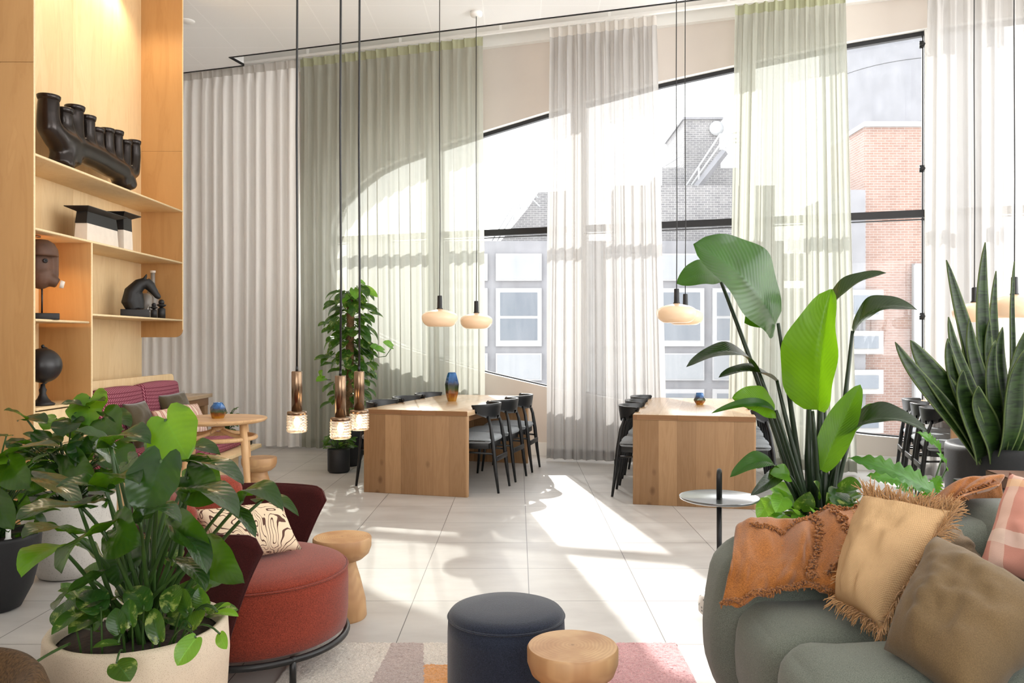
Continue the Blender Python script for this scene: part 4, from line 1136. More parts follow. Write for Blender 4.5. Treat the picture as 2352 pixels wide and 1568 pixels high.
# ---------------------------------------------------------------- cushions on the sofa
def weave(name, col, n):
    m, nt, out = newmat(name); t = nd(nt, 'TexCoord'); s = nd(nt, 'SeparateXYZ', {0: t.outputs['UV']})
    a = math_(nt, 'SINE', math_(nt, 'MULTIPLY', s.outputs[0], n*2*pi)); b = math_(nt, 'SINE', math_(nt, 'MULTIPLY', s.outputs[1], n*2*pi))
    h = math_(nt, 'MULTIPLY_ADD', math_(nt, 'MULTIPLY', a, b), .5, .5)
    z = nd(nt, 'TexNoise', {'Vector': coords(nt, 'UV', (6, 40, 1)), 'Scale': 6, 'Detail': 3}).outputs[0]
    c = mixc(nt, math_(nt, 'MULTIPLY', h, .65), col, tuple(x*.62 for x in col[:3])+(1,))
    c = mixc(nt, math_(nt, 'MULTIPLY', z, .35), c, tuple(x*.7 for x in col[:3])+(1,))
    pbr(nt, out, c, .95, bump(nt, h, .6, .002), **{'Specular IOR Level': .15}); return m
def cush2(label, pts, th_, mat, seed, wr=.02):
    corn = [P(*p) for p in pts]; c = sum(corn, Vector())/4
    r = thing('cushion', label, 'cushion', c, 0, 'cushions on the sofa')
    o = pillow(corn, th_, 'cover', mat, r, n=26, seed=seed, wr=wr); return r, corn
M['jute'] = weave('tan_basket_weave', lin(206, 170, 126), 56)
M['olive_lt'] = fabric('olive_brown_velvet', lin(112, 92, 64), 380, .12, .2, sheen=.15, big=.12)
M['taupe'] = fabric('taupe_cotton', lin(140, 122, 100), 380, .12, .2, sheen=.3)
def plaid():
    m, nt, out = newmat('pink_plaid'); t = nd(nt, 'TexCoord'); s = nd(nt, 'SeparateXYZ', {0: t.outputs['UV']})
    def band(o, a, w): return math_(nt, 'LESS_THAN', math_(nt, 'ABSOLUTE', math_(nt, 'SUBTRACT', o, a)), w)
    c = mixc(nt, math_(nt, 'MULTIPLY', band(s.outputs[1], .26, .06), .75), lin(214, 152, 136), lin(238, 214, 200))
    c = mixc(nt, math_(nt, 'MULTIPLY', band(s.outputs[0], .16, .07), .55), c, lin(240, 218, 200))
    c = mixc(nt, math_(nt, 'MULTIPLY', band(s.outputs[1], .86, .05), .6), c, lin(240, 200, 150))
    pbr(nt, out, c, .9, bump(nt, nd(nt, 'TexNoise', {'Vector': coords(nt), 'Scale': 320}).outputs[0], .4, .002)); return m
cush2('taupe cushion behind the fringed tan one, by the sofa back', [(2090, 1330, 2.66), (2260, 1330, 2.60), (2262, 1240, 2.68), (2140, 1180, 2.76)], .14, M['taupe'], 31)
cush2('pink plaid cushion with pale bands at the sofa back', [(2246, 1300, 2.46), (2520, 1390, 2.20), (2520, 1150, 2.28), (2318, 1085, 2.62)], .15, plaid(), 17)
jr, jc = cush2('fringed tan basket-weave cushion standing beside the orange throw', [(1918, 1378, 2.40), (2024, 1448, 2.22), (2192, 1172, 2.42), (1984, 1134, 2.58)], .19, M['jute'], 21)
cush2('large olive brown cushion in front of the fringed tan one', [(2030, 1490, 2.06), (2230, 1640, 1.78), (2450, 1390, 1.98), (2152, 1228, 2.30)], .22, M['olive_lt'], 41, .03)
# fringe
M['fringe'] = fabric('jute_fringe', lin(186, 144, 98), 500, .3, .5)
rr = random.Random(5); fr = MB(); cc = sum(jc, Vector())/4
fn_ = ((jc[1]-jc[0]).cross(jc[3]-jc[0])).normalized()
for a, b, n, ln in ((jc[3], jc[2], 300, .062), (jc[2], jc[1], 280, .055), (jc[0], jc[1], 120, .04), (jc[3], jc[0], 40, .04)):
    for i in range(n):
        t = rr.random(); e = a.lerp(b, t); e = cc+(e-cc)*(1-.06*(1-(2*t-1)**2))*.985
        out_ = (e-cc).normalized()
        d = (out_+Vector((rr.gauss(0, .35), rr.gauss(0, .35), rr.gauss(.1, .35)))+fn_*rr.uniform(-.5, .7)).normalized()
        L = ln*rr.uniform(.6, 1.15); m = e+d*L*.5; q = e+d*L+Vector((0, 0, -.012))*rr.random()
        fr.tube([e, m, q], [.0022, .002, .001], 4, caps=False)
fr.build('fringe', M['fringe'], jr, True, True)

# ================================================================ black side table with loop handle, behind the sofa
bt = thing('side_table', 'black round side table with loop handle and terrazzo base', 'side table', (.97, 3.9, 0))
MB().lathe([(.001, .575), (.17, .575), (.186, .582), (.19, .592), (.187, .593), (.18, .586), (.001, .584)], n=56).build('tabletop', simple('satin_black', lin(60, 66, 68), .3, spec=1.0, coat=1), bt)
MB().tube([(0, 0, .10), (0, 0, .58)], .0125, 14).build('pole', M['black'], bt)
lp = [(0, -.028, .58)]+[(0, -.028, .68)]+[(0, -.028*math.cos(t), .69+.028*math.sin(t)) for t in [i/10*pi for i in range(11)]]+[(0, .028, .58)]
lp = [(p[1]*.35, p[1], p[2]) for p in lp]
MB().tube(lp, .011, 12).build('handle', M['black'], bt)
tz = stone_mat('terrazzo', lin(206, 200, 194), lin(110, 108, 106), 70, .6)
MB().lathe([(.001, .03), (.088, .03), (.098, .04), (.10, .075), (.094, .115), (.075, .13), (.001, .132)], n=44).build('base', tz, bt)
MB().lathe([(.001, 0), (.06, 0), (.085, .03), (.001, .031)], n=32).build('foot', M['black'], bt)

# ================================================================ console with books
cn = thing('console_table', 'black console table edge behind the pink plaid cushion', 'table', (2.28, 3.32, 0))
box('tabletop', (0, 0, .725), (.74, .46, .03), M['black'], cn, bev=.003)
for sx in (-1, 1):
    for sy in (-1, 1): box('leg', (sx*.34, sy*.20, .355), (.03, .03, .71), M['black'], cn, bev=.002)
M['page'] = simple('book_pages', lin(222, 212, 194), .8)
def book(label, c, sz, col, rz):
    b = thing('book', label, 'book', c, rz, 'books on the console')
    cm_ = simple('book_cover', col, .5); x, y, z = sz
    box('page_block', (0, 0, z/2), (x-.012, y-.012, z-.008), M['page'], b, bev=0)
    cv = MB().box((0, 0, .002), (x, y, .004)).box((0, 0, z-.002), (x, y, .004)).box((-x/2+.002, 0, z/2), (.004, y, z)).build('cover', cm_, b, False)
book('large brown book lying at the bottom of the console stack', (2.16, 3.30, .7405), (.36, .27, .05), lin(120, 84, 66), R(-8))
book('smaller pale book lying on top of the brown one', (2.26, 3.31, .791), (.26, .20, .035), lin(226, 222, 214), R(-14))

# ================================================================ brown boucle tub chair in the near corner
M['boucle'] = fabric('brown_boucle', lin(84, 62, 38), 120, .3, 1.0, sheen=.05)
tc = thing('tub_chair', 'brown looped-wool tub chair cut off by the picture corner', 'armchair', (-1.44, 1.74, 0))
MB().lathe([(.001, .14), (.30, .14), (.31, .2), (.31, .40), (.28, .44), (.001, .45)], n=40).build('seat', M['boucle'], tc)
def tub(u, v):
    a = R(-100+200*u)+R(20); t = 2*pi*v; rc = .325
    k = 1-.10*(2*u-1)**4
    x, z = .055*math.cos(t), (.25*math.copysign(abs(math.sin(t))**.6, math.sin(t)))
    rad = rc+x+.05*(z/.25)*.3
    return (rad*math.cos(a), rad*math.sin(a), (.315+z)*k)
mb = MB(); mb.grid(tub, 48, 24); mb.build('backrest', M['boucle'], tc, weld=True)
for a in (45, 135, 225, 315): MB().tube([(.24*math.cos(R(a)), .24*math.sin(R(a)), 0), (.22*math.cos(R(a)), .22*math.sin(R(a)), .15)], .014, 8).build('leg', M['ash'], tc)
# ================================================================ plants
gD, gM, gL = lin(22, 52, 22), lin(40, 84, 30), lin(70, 118, 36)
M['philo'] = leafmat('philodendron_leaf', lin(14, 36, 15), lin(28, 60, 20), lin(110, 165, 24), .30, .26, vein=.16)
M['philo_gloss'] = leafmat('glossy_philodendron_leaf', lin(18, 40, 20), lin(34, 64, 30), lin(100, 150, 24), .2, .2, vein=.2, coat=1.0, rib=.3)
M['philo_lt'] = leafmat('backlit_philodendron_leaf', lin(58, 108, 24), lin(96, 150, 36), lin(170, 214, 40), .45, .38, vein=.18)  # lighter copy of the leaf green; light from behind is put into the colour
M['pothos'] = leafmat('pothos_leaf', lin(22, 54, 20), lin(46, 86, 32), lin(130, 180, 44), .36, .3, variegated=.6)
M['pothos_lt'] = leafmat('young_pothos_leaf', lin(70, 130, 36), lin(110, 170, 56), lin(170, 220, 70), .45, .35, variegated=.4)
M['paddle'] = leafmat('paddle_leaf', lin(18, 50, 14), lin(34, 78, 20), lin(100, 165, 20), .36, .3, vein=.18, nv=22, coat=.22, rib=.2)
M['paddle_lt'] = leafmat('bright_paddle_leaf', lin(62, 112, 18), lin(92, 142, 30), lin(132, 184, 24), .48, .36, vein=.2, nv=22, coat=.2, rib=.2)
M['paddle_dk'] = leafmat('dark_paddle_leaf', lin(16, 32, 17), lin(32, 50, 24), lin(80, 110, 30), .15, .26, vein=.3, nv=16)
M['stem'] = simple('green_stem', lin(48, 76, 28), .45, noise_amt=.2, nscale=15)
M['stem_dk'] = simple('dark_green_stem', lin(26, 44, 22), .4, noise_amt=.2, nscale=15)
M['soil'] = simple('potting_soil', lin(44, 30, 22), .95, noise_amt=.5, nscale=60, bstr=1)
M['pot_black'] = simple('black_fibre_pot', lin(24, 25, 28), .6, noise_amt=.15, nscale=90, bstr=.15)
M['pot_stone'] = stone_mat('sandy_stone_pot', lin(206, 190, 168), lin(172, 154, 132), 420, .75)
M['pot_grey'] = stone_mat('pale_grey_pot', lin(204, 200, 194), lin(180, 176, 170), 120, .7)

def pot(root, prof, mat, soil_r, soil_z, n=64):
    MB().lathe(prof, n=n).build('pot', mat, root)
    MB().lathe([(.001, soil_z+.01), (soil_r*.6, soil_z+.008), (soil_r, soil_z)], n=40).build('soil', M['soil'], root)

def put_leaf(root, base, tip, W, nrm, kind, mat, **k):
    mb = MB(); leaf(mb, base, tip, W, nrm, kind, **k)
    return mb.build('leaf', mat, root, True, True)
def petiole(root, a, b, r0=.006, r1=.004, sag=(0, 0, .12), mat=None):
    a, b = Vector(a), Vector(b); m = a.lerp(b, .55)+Vector(sag)*(b-a).length
    return MB().tube(bez(a, m, b, 9), [r0+(r1-r0)*i/9 for i in range(10)], 7).build('stem', mat or M['stem'], root, True, True)
UP = Vector((0, 0, 1)); TOC = Vector((0, -1, 0))
def hint(s):
    return Vector({'c': (0, -1, .25), 'u': (0, -.35, 1), 'l': (-.6, -.5, .6), 'r': (.6, -.5, .6), 'uu': (0, -.12, 1), 'b': (.3, -1, -.2), 'cr': (.5, -1, .3), 'cl': (-.5, -1, .3)}[s])

# ---- big philodendron in the stone pot (foreground)
ph = thing('potted_philodendron', 'large philodendron in a round sandy stone pot in front of the rust red armchair', 'plant', (-1.135, 2.42, 0))
pot(ph, [(.001, 0), (.17, 0), (.19, .01), (.225, .12), (.25, .28), (.257, .40), (.252, .485), (.243, .498), (.226, .492), (.222, .47), (.228, .38), (.2, .3)], M['pot_stone'], .226, .455)
PC = Vector((-1.135, 2.42, .46))
BL = [  # base px,py,Y, tip px,py,Y, width px, normal, material, bow, fold
 (381, 962, 2.30, 430, 1052, 2.22, 120, 'c', 'philo_lt', .04, .10),
 (370, 1056, 2.18, 327, 1184, 2.12, 116, 'c', 'philo', .05, .16),
 (254, 1022, 2.35, 345, 1012, 2.22, 78, 'u', 'philo', .16, .3),
 (252, 1020, 2.36, 172, 986, 2.30, 60, 'u', 'philo', .10, .25),
 (262, 1052, 2.45, 216, 1026, 2.35, 70, 'r', 'philo_gloss', .05, .3),
 (243, 1120, 2.25, 318, 1106, 2.10, 90, 'uu', 'philo', .16, .25),
 (240, 1121, 2.25, 130, 1112, 2.20, 86, 'uu', 'philo', .12, .25),
 (182, 1163, 2.20, 36, 1190, 2.05, 95, 'uu', 'philo', .10, .2),
 (184, 1160, 2.22, 252, 1148, 2.25, 60, 'uu', 'philo', .10, .2),
 (163, 1224, 2.25, 52, 1232, 2.08, 86, 'u', 'philo', .14, .2),
 (143, 1262, 2.22, 48, 1320, 2.02, 84, 'u', 'philo_lt', .16, .25),
 (237, 1218, 2.15, 136, 1312, 1.98, 96, 'cl', 'philo', .16, .2),
 (262, 1212, 2.20, 318, 1252, 2.08, 112, 'c', 'philo', .1, .15),
 (322, 1198, 2.18, 416, 1196, 2.05, 62, 'uu', 'philo_gloss', .20, .3),
 (436, 1058, 2.45, 560, 1106, 2.30, 62, 'uu', 'philo_gloss', .08, .35),
 (440, 1074, 2.50, 508, 1112, 2.36, 80, 'c', 'philo', .06, .15),
 (410, 1060, 2.52, 505, 1040, 2.42, 60, 'u', 'philo', .2, .3),
 (436, 1130, 2.30, 548, 1184, 2.12, 76, 'uu', 'philo_gloss', .14, .35),
 (432, 1095, 2.36, 500, 1150, 2.30, 90, 'c', 'philo', .08, .2),
 (557, 1150, 2.38, 650, 1168, 2.26, 66, 'u', 'philo', .28, .25),
 (600, 1150, 2.42, 686, 1182, 2.30, 34, 'u', 'philo', .15, .3),
 (404, 1192, 2.28, 482, 1252, 2.16, 66, 'c', 'philo', .10, .2),
 (520, 1160, 2.35, 588, 1232, 2.25, 40, 'r', 'philo_gloss', .1, .3),
 (417, 1222, 2.22, 476, 1314, 2.08, 64, 'r', 'philo_gloss', .10, .35),
 (482, 1258, 2.28, 558, 1338, 2.14, 78, 'c', 'philo', .12, .15),
 (408, 1290, 2.25, 472, 1352, 2.12, 62, 'r', 'philo_gloss', .12, .3),
 (214, 1332, 2.22, 122, 1398, 2.05, 74, 'l', 'philo_gloss', .10, .25),
 (292, 1060, 2.55, 322, 1098, 2.45, 62, 'c', 'philo', .08, .2),
 (352, 1010, 2.60, 405, 1056, 2.50, 66, 'c', 'philo', .06, .2),
 (335, 1150, 2.60, 395, 1230, 2.52, 80, 'c', 'philo', .06, .2),
 (300, 1255, 2.4, 262, 1345, 2.3, 90, 'c', 'philo', .1, .2),
 (345, 1225, 2.6, 420, 1260, 2.5, 80, 'u', 'philo', .12, .2),
 (230, 1290, 2.45, 170, 1240, 2.4, 60, 'u', 'philo', .12, .2),
 (250, 1370, 2.3, 180, 1395, 2.2, 80, 'u', 'philo', .1, .2)]
for i, (bx, by, bY, tx, ty, tY, w, h_, m_, bw, fo) in enumerate(BL):
    b, t = P(bx, by, bY), P(tx, ty, tY); Wd = w/F*(bY+tY)/2*1.12
    put_leaf(ph, b, t, Wd, hint(h_), 'heart', M[m_], bow=bw, fold=fo, wave=.03, seed=i)
    s = PC+Vector((rnd.uniform(-.06, .08), rnd.uniform(-.08, .06), 0))
    petiole(ph, s, b, .0085, .0045, (rnd.uniform(-.03, .03), 0, .10))
# low pothos trailing over the rim
PT = [(274, 1452, 2.16, 264, 1395, 2.18, 44, 'c'), (300, 1436, 2.17, 296, 1375, 2.2, 40, 'c'), (450, 1464, 2.16, 406, 1528, 2.12, 50, 'c'), (268, 1522, 2.13, 300, 1562, 2.1, 60, 'u'), (365, 1470, 2.18, 352, 1395, 2.22, 44, 'c'), (432, 1408, 2.25, 416, 1350, 2.3, 36, 'c'),
      (272, 1476, 2.15, 212, 1486, 2.12, 26, 'u'), (150, 1432, 2.2, 146, 1380, 2.25, 60, 'c'), (500, 1405, 2.22, 548, 1414, 2.2, 24, 'u'), (498, 1400, 2.23, 530, 1388, 2.2, 22, 'u'), (505, 1455, 2.18, 520, 1490, 2.15, 28, 'c'), (390, 1400, 2.2, 402, 1340, 2.26, 50, 'c'), (230, 1400, 2.22, 190, 1360, 2.25, 70, 'u'), (330, 1400, 2.22, 300, 1345, 2.28, 60, 'u'), (470, 1400, 2.3, 455, 1350, 2.3, 40, 'c'), (210, 1440, 2.24, 235, 1390, 2.26, 60, 'u'), (440, 1440, 2.24, 470, 1400, 2.26, 46, 'u')]
for i, (bx, by, bY, tx, ty, tY, w, h_) in enumerate(PT):
    b, t = P(bx, by, bY), P(tx, ty, tY); put_leaf(ph, b, t, w/F*2.2*1.15, hint(h_), 'pothos', M['pothos_lt' if i in (2, 10, 8, 9) else 'pothos'], bow=.08, fold=.25)
    r_ = Vector((b.x, b.y, 0))-Vector((PC.x, PC.y, 0)); s = PC+r_*min(1, .19/max(.01, r_.length))
    MB().tube(bez(s, (s.x*.5+b.x*.5, s.y*.5+b.y*.5, max(s.z, b.z)+.045), b, 8), .0028, 6).build('stem', M['stem'], ph, True, True)
MB().tube(bez(P(160, 1478, 2.17), P(120, 1495, 2.1), P(80, 1522, 2.02), 8), [.004]*5+[.0035]*4, 6).build('stem', M['stem'], ph, True, True)
lf = MB()
for i in range(34):
    a = rnd.uniform(0, 2*pi); rr_ = .06+.15*rnd.random(); b = PC+Vector((rr_*math.cos(a), rr_*math.sin(a), .03+.14*rnd.random()))
    t = b+Vector((math.cos(a)*.07, math.sin(a)*.07, rnd.uniform(-.03, .06))).normalized()*rnd.uniform(.07, .11)
    leaf(lf, b, t, rnd.uniform(.05, .075), (rnd.uniform(-.3, .3), -.5, 1), 'pothos', .08, .25, nv=8, nu=6)
lf.build('foliage', M['pothos'], ph, True, True)

# ---- generic leafy plant with explicit big leaves plus a filler crown
def leafy(name, label, loc, leaves, base_z, mat='philo', fill=0, fr_=.2, fz=(.1, .35), fsize=(.08, .13), fmat='philo', seed=1, kind='heart', stem_r=.006):
    r = thing(name, label, 'plant', loc); rr = random.Random(seed); c = Vector((loc[0], loc[1], base_z))
    for i, (bx, by, bY, tx, ty, tY, w, h_, m_) in enumerate(leaves):
        b, t = P(bx, by, bY), P(tx, ty, tY)
        put_leaf(r, b, t, w/F*(bY+tY)/2*1.1, hint(h_), kind, M[m_], bow=.09, fold=.22, wave=.03, seed=i)
        petiole(r, c+Vector((rr.uniform(-.05, .05), rr.uniform(-.05, .05), -.01)), b, stem_r, stem_r*.6)
    if fill:
        lf = MB(); sb = MB()
        for i in range(fill):
            a = rr.uniform(0, 2*pi); q = fr_*math.sqrt(rr.random()); z = rr.uniform(*fz)
            b = c+Vector((q*math.cos(a), q*math.sin(a), z)); L = rr.uniform(*fsize)
            t = b+Vector((math.cos(a)*1.0+rr.uniform(-.5, .5), math.sin(a)+rr.uniform(-.5, .5), rr.uniform(-.7, .5))).normalized()*L
            leaf(lf, b, t, L*rr.uniform(.6, .8), (rr.uniform(-.5, .5), -.4, 1), 'heart', .1, .25, nv=8, nu=6)
            sb.tube(bez(c+Vector((q*.2*math.cos(a), q*.2*math.sin(a), 0)), c+Vector((q*.4*math.cos(a), q*.4*math.sin(a), z*.8)), b, 5), .003, 5)
        lf.build('foliage', M[fmat], r, True, True); sb.build('stem_cluster', M['stem'], r, True, True)
    return r
r1 = leafy('potted_philodendron', 'dark broad-leaved plant in the pale grey pot between shelving unit and foreground philodendron', (-2.58, 4.65, 0),
 [(207, 911, 4.62, 205, 975, 4.5, 92, 'c', 'philo_lt'), (205, 935, 4.6, 140, 926, 4.5, 40, 'u', 'philo'), (210, 930, 4.6, 240, 918, 4.5, 34, 'u', 'philo'), (165, 965, 4.5, 145, 1000, 4.4, 70, 'c', 'philo'), (205, 955, 4.55, 182, 985, 4.5, 60, 'c', 'philo'),
  (235, 960, 4.5, 272, 1000, 4.4, 92, 'c', 'philo'), (245, 945, 4.55, 300, 978, 4.45, 50, 'u', 'philo'), (130, 960, 4.6, 100, 985, 4.5, 56, 'c', 'philo_lt'), (60, 960, 4.5, 10, 940, 4.4, 40, 'u', 'philo'), (60, 962, 4.5, 108, 970, 4.4, 44, 'u', 'philo'),
  (120, 1000, 4.5, 85, 1025, 4.4, 70, 'c', 'philo'), (190, 1010, 4.5, 172, 1070, 4.4, 50, 'cr', 'philo'), (262, 1030, 4.4, 290, 1080, 4.3, 74, 'cr', 'philo'), (150, 1045, 4.5, 215, 1098, 4.35, 66, 'c', 'philo'), (110, 1060, 4.5, 80, 1100, 4.4, 70, 'c', 'philo'), (290, 1075, 4.5, 310, 1110, 4.4, 40, 'c', 'philo'), (55, 1010, 4.5, 20, 1030, 4.4, 50, 'u', 'philo')],
 .42, fill=110, fr_=.27, fz=(.03, .40), seed=3)
pot(r1, [(.001, 0), (.13, 0), (.16, .012), (.205, .10), (.232, .22), (.243, .36), (.245, .45), (.238, .458), (.226, .452), (.222, .43)], M['pot_grey'], .224, .425)
r2 = leafy('potted_philodendron', 'dark glossy plant in a rounded black pot at the left picture edge', (-2.62, 4.05, 0),
 [(2, 1052, 3.75, 138, 1024, 3.65, 62, 'uu', 'philo_gloss'), (20, 1066, 3.75, 66, 1118, 3.65, 74, 'c', 'philo'), (82, 1098, 3.8, 186, 1160, 3.6, 66, 'uu', 'philo_gloss'), (-30, 1075, 3.75, 14, 1062, 3.65, 50, 'u', 'philo_lt'), (-20, 1140, 3.8, 30, 1215, 3.7, 60, 'cr', 'philo'), (-60, 1100, 3.9, -20, 1140, 3.8, 60, 'c', 'philo'), (100, 1090, 3.9, 60, 1125, 3.85, 50, 'c', 'philo'), (40, 1150, 4.0, 80, 1190, 3.9, 50, 'c', 'philo'), (15, 1000, 3.9, -30, 1010, 3.8, 40, 'u', 'philo')],
 .36, fill=70, fr_=.24, fz=(.02, .40), seed=9)
pot(r2, [(.001, 0), (.09, 0), (.115, .01), (.165, .11), (.195, .24), (.205, .36), (.205, .375), (.196, .38), (.186, .372), (.184, .35)], M['pot_black'], .187, .352)
MB().lathe([(.001, .36), (.02, .362), (.012, .375), (.010, .55), (.001, .552)], (.11, -.07, 0), n=14).build('water_gauge', M['white'], r2)

# small plant behind the round table
r3 = leafy('small_plant', 'small bushy plant behind the round table top', (-3.15, 8.75, 0), [], .36, fill=40, fr_=.10, fz=(.02, .26), fsize=(.04, .06), seed=14, fmat='pothos')
pot(r3, [(.001, 0), (.09, 0), (.12, .02), (.13, .36), (.12, .37), (.115, .34)], M['pot_grey'], .117, .345)

# ---- climbing pothos on a moss pole
cpos = P(800, 1050, 8.75); cp = thing('climbing_pothos', 'tall pothos climbing a brown moss pole in a black pot behind the brass lamps', 'plant', (cpos.x, 8.75, 0))
pot(cp, [(.001, 0), (.10, 0), (.125, .012), (.17, .14), (.19, .30), (.192, .40), (.183, .41), (.172, .40), (.17, .37)], M['pot_black'], .174, .37)
axis = lambda z: Vector((cpos.x+.012+.06*(z-1)*.3, 8.75, z))
MB().tube([axis(.36), axis(1.0), axis(1.55), axis(1.86)], [.045, .045, .042, .04], 14).build('moss_pole', simple('coir_pole', lin(112, 84, 56), .95, noise_amt=.4, nscale=50, bstr=1), cp, True, True)
rr = random.Random(21); fo, fl, st = MB(), MB(), MB()
for i in range(185):
    z = .55+1.30*(i/184)**.92; a = rr.uniform(0, 2*pi); q = rr.uniform(.07, .27)*(1-.35*max(0, z-1.5)/.4)
    p0 = axis(z+.02); b = p0+Vector((q*math.cos(a), q*math.sin(a)*.9, rr.uniform(0, .08))); L = rr.uniform(.10, .165)*(1.12 if z > 1.0 else .8)
    t = b+Vector((math.cos(a)*.75, math.sin(a)*.75, rr.uniform(-1.1, -.1))).normalized()*L
    leaf(fl if (rr.random() < .10 and z > 1.4) else fo, b, t, L*.70, (math.cos(a)*.5, -.5+math.sin(a)*.4, .9), 'heart', .1, .25, nv=9, nu=6)
    st.tube(bez(p0, p0.lerp(b, .5)+Vector((0, 0, .03)), b, 4), .003, 5)
for pts, lvs in (([(845, 805), (868, 820), (886, 818), (902, 795)], [(880, 805, 860, 800), (900, 795, 880, 785), (870, 800, 850, 795)]), ([(760, 872), (740, 872), (735, 862)], [(745, 868, 726, 875), (738, 865, 740, 850)]), ([(830, 680), (832, 660), (838, 650)], [(835, 660, 868, 682), (838, 652, 824, 648), (828, 668, 812, 690)]), ([(812, 690), (806, 672)], [(810, 672, 786, 695)])):
    st.tube([P(x, y, 8.72) for x, y in pts], .0045, 6)
    for k, (x0, y0, x1, y1) in enumerate(lvs): leaf(fl, P(x0, y0, 8.7), P(x1, y1, 8.62), .09, (0, -1, .6), 'heart', .1, .25)
fo.build('foliage', M['pothos'], cp, True, True); fl.build('young_foliage', M['pothos_lt'], cp, True, True); st.build('stem_cluster', M['stem'], cp, True, True)
Ym = 8.30; c2 = P(778, 1040, Ym)
sp_ = leafy('small_plant', 'small variegated plant in a short black cylinder pot below the brass lamps', (c2.x, Ym, 0), [], .24, fill=34, fr_=.13, fz=(.0, .16), fsize=(.06, .09), seed=5, fmat='pothos')
pot(sp_, [(.001, .0), (.095, 0), (.112, .02), (.114, .235), (.108, .24), (.102, .235), (.1, .21)], M['pot_black'], .102, .215)

# ---- paddle-leaved plant
pc = Vector((1.50, 4.02, .43)); pd = thing('paddle_plant', 'tall bird-of-paradise plant with broad paddle leaves behind the sofa', 'plant', (1.50, 4.02, 0))
pot(pd, [(.001, 0), (.19, 0), (.21, .015), (.238, .2), (.24, .43), (.232, .44), (.22, .43), (.215, .39)], M['pot_black'], .218, .40)
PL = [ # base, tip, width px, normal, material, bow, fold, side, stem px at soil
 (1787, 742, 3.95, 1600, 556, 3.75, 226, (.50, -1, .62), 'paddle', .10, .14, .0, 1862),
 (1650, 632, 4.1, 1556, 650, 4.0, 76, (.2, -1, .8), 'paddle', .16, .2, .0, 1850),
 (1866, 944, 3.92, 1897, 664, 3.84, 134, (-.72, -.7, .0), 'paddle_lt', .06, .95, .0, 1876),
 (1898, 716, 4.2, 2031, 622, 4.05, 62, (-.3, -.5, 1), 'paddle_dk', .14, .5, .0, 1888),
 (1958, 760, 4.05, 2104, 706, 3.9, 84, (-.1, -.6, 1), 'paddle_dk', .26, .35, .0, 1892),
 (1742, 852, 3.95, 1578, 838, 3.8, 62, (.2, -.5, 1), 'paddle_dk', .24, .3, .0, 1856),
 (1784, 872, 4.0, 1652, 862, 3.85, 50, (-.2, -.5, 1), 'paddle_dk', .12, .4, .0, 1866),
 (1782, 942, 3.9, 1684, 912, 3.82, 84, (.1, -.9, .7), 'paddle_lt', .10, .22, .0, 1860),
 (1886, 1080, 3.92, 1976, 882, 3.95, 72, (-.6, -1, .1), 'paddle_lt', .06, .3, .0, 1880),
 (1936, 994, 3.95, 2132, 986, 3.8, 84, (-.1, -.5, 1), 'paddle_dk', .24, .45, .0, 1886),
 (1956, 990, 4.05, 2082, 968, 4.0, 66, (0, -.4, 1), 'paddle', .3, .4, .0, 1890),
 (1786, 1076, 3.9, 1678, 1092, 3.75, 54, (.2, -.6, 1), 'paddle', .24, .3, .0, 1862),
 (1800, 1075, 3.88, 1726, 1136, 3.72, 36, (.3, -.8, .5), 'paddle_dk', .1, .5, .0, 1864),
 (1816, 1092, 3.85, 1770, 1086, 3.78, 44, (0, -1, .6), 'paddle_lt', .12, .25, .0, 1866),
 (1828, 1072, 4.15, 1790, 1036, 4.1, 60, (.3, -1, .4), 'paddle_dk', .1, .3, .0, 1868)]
for i, (bx, by, bY, tx, ty, tY, w, nv_, m_, bw, fo_, sd, sx) in enumerate(PL):
    b, t = P(bx, by, bY), P(tx, ty, tY)
    put_leaf(pd, b, t, w/F*(bY+tY)/2, nv_, 'paddle', M[m_], bow=bw, fold=fo_, side=sd, nv=22, nu=12, wave=(.06 if i == 2 else .025), seed=i)
    s = P(sx, 1190, 4.0); s.z = .40; s.y = 4.0+rnd.uniform(-.06, .06)
    big = (b.z > .75)
    petiole(pd, s, b, .018 if big else .011, .0085 if big else .005, (rnd.uniform(-.02, .02), 0, .03 if big else .08), M['stem_dk'])
tp = put_leaf(pd, P(1780, 942, 3.9), P(1634, 948, 3.8), .05, (.1, -.9, .7), 'paddle', M['paddle'], bow=.22, fold=.4, nv=16)
put_leaf(pd, P(1760, 720, 3.95), P(1712, 740, 3.88), .13, (.2, -1, .3), 'paddle', M['paddle'], bow=.1, fold=.3, nv=12)
for (x, y) in ((1858, 930), (1884, 900), (1868, 1000), (1895, 1010)):
    MB().tube([(P(1872+(x-1872)*.5, 1190, 4.0).x, 4.0, .40), P(x, y+120, 4.0), P(x, y, 4.0)], [.026, .021, .012], 10).build('stem', M['stem_dk'], pd, True, True)
lf, lf2 = MB(), MB(); rr = random.Random(8)
for i in range(95):
    a = rr.uniform(0, 2*pi); q = rr.uniform(.05, .25); b = pc+Vector((q*math.cos(a), q*math.sin(a), rr.uniform(-.02, .15)*(1.1-q*2)+.02)); L = rr.uniform(.07, .13)
    t = b+Vector((math.cos(a), math.sin(a), rr.uniform(-.6, .7))).normalized()*L
    leaf(lf2 if (b.x < 1.45) else lf, b, t, L*.62, (rr.uniform(-.4, .4), -.5, 1), 'pothos', .1, .25, nv=8, nu=6)
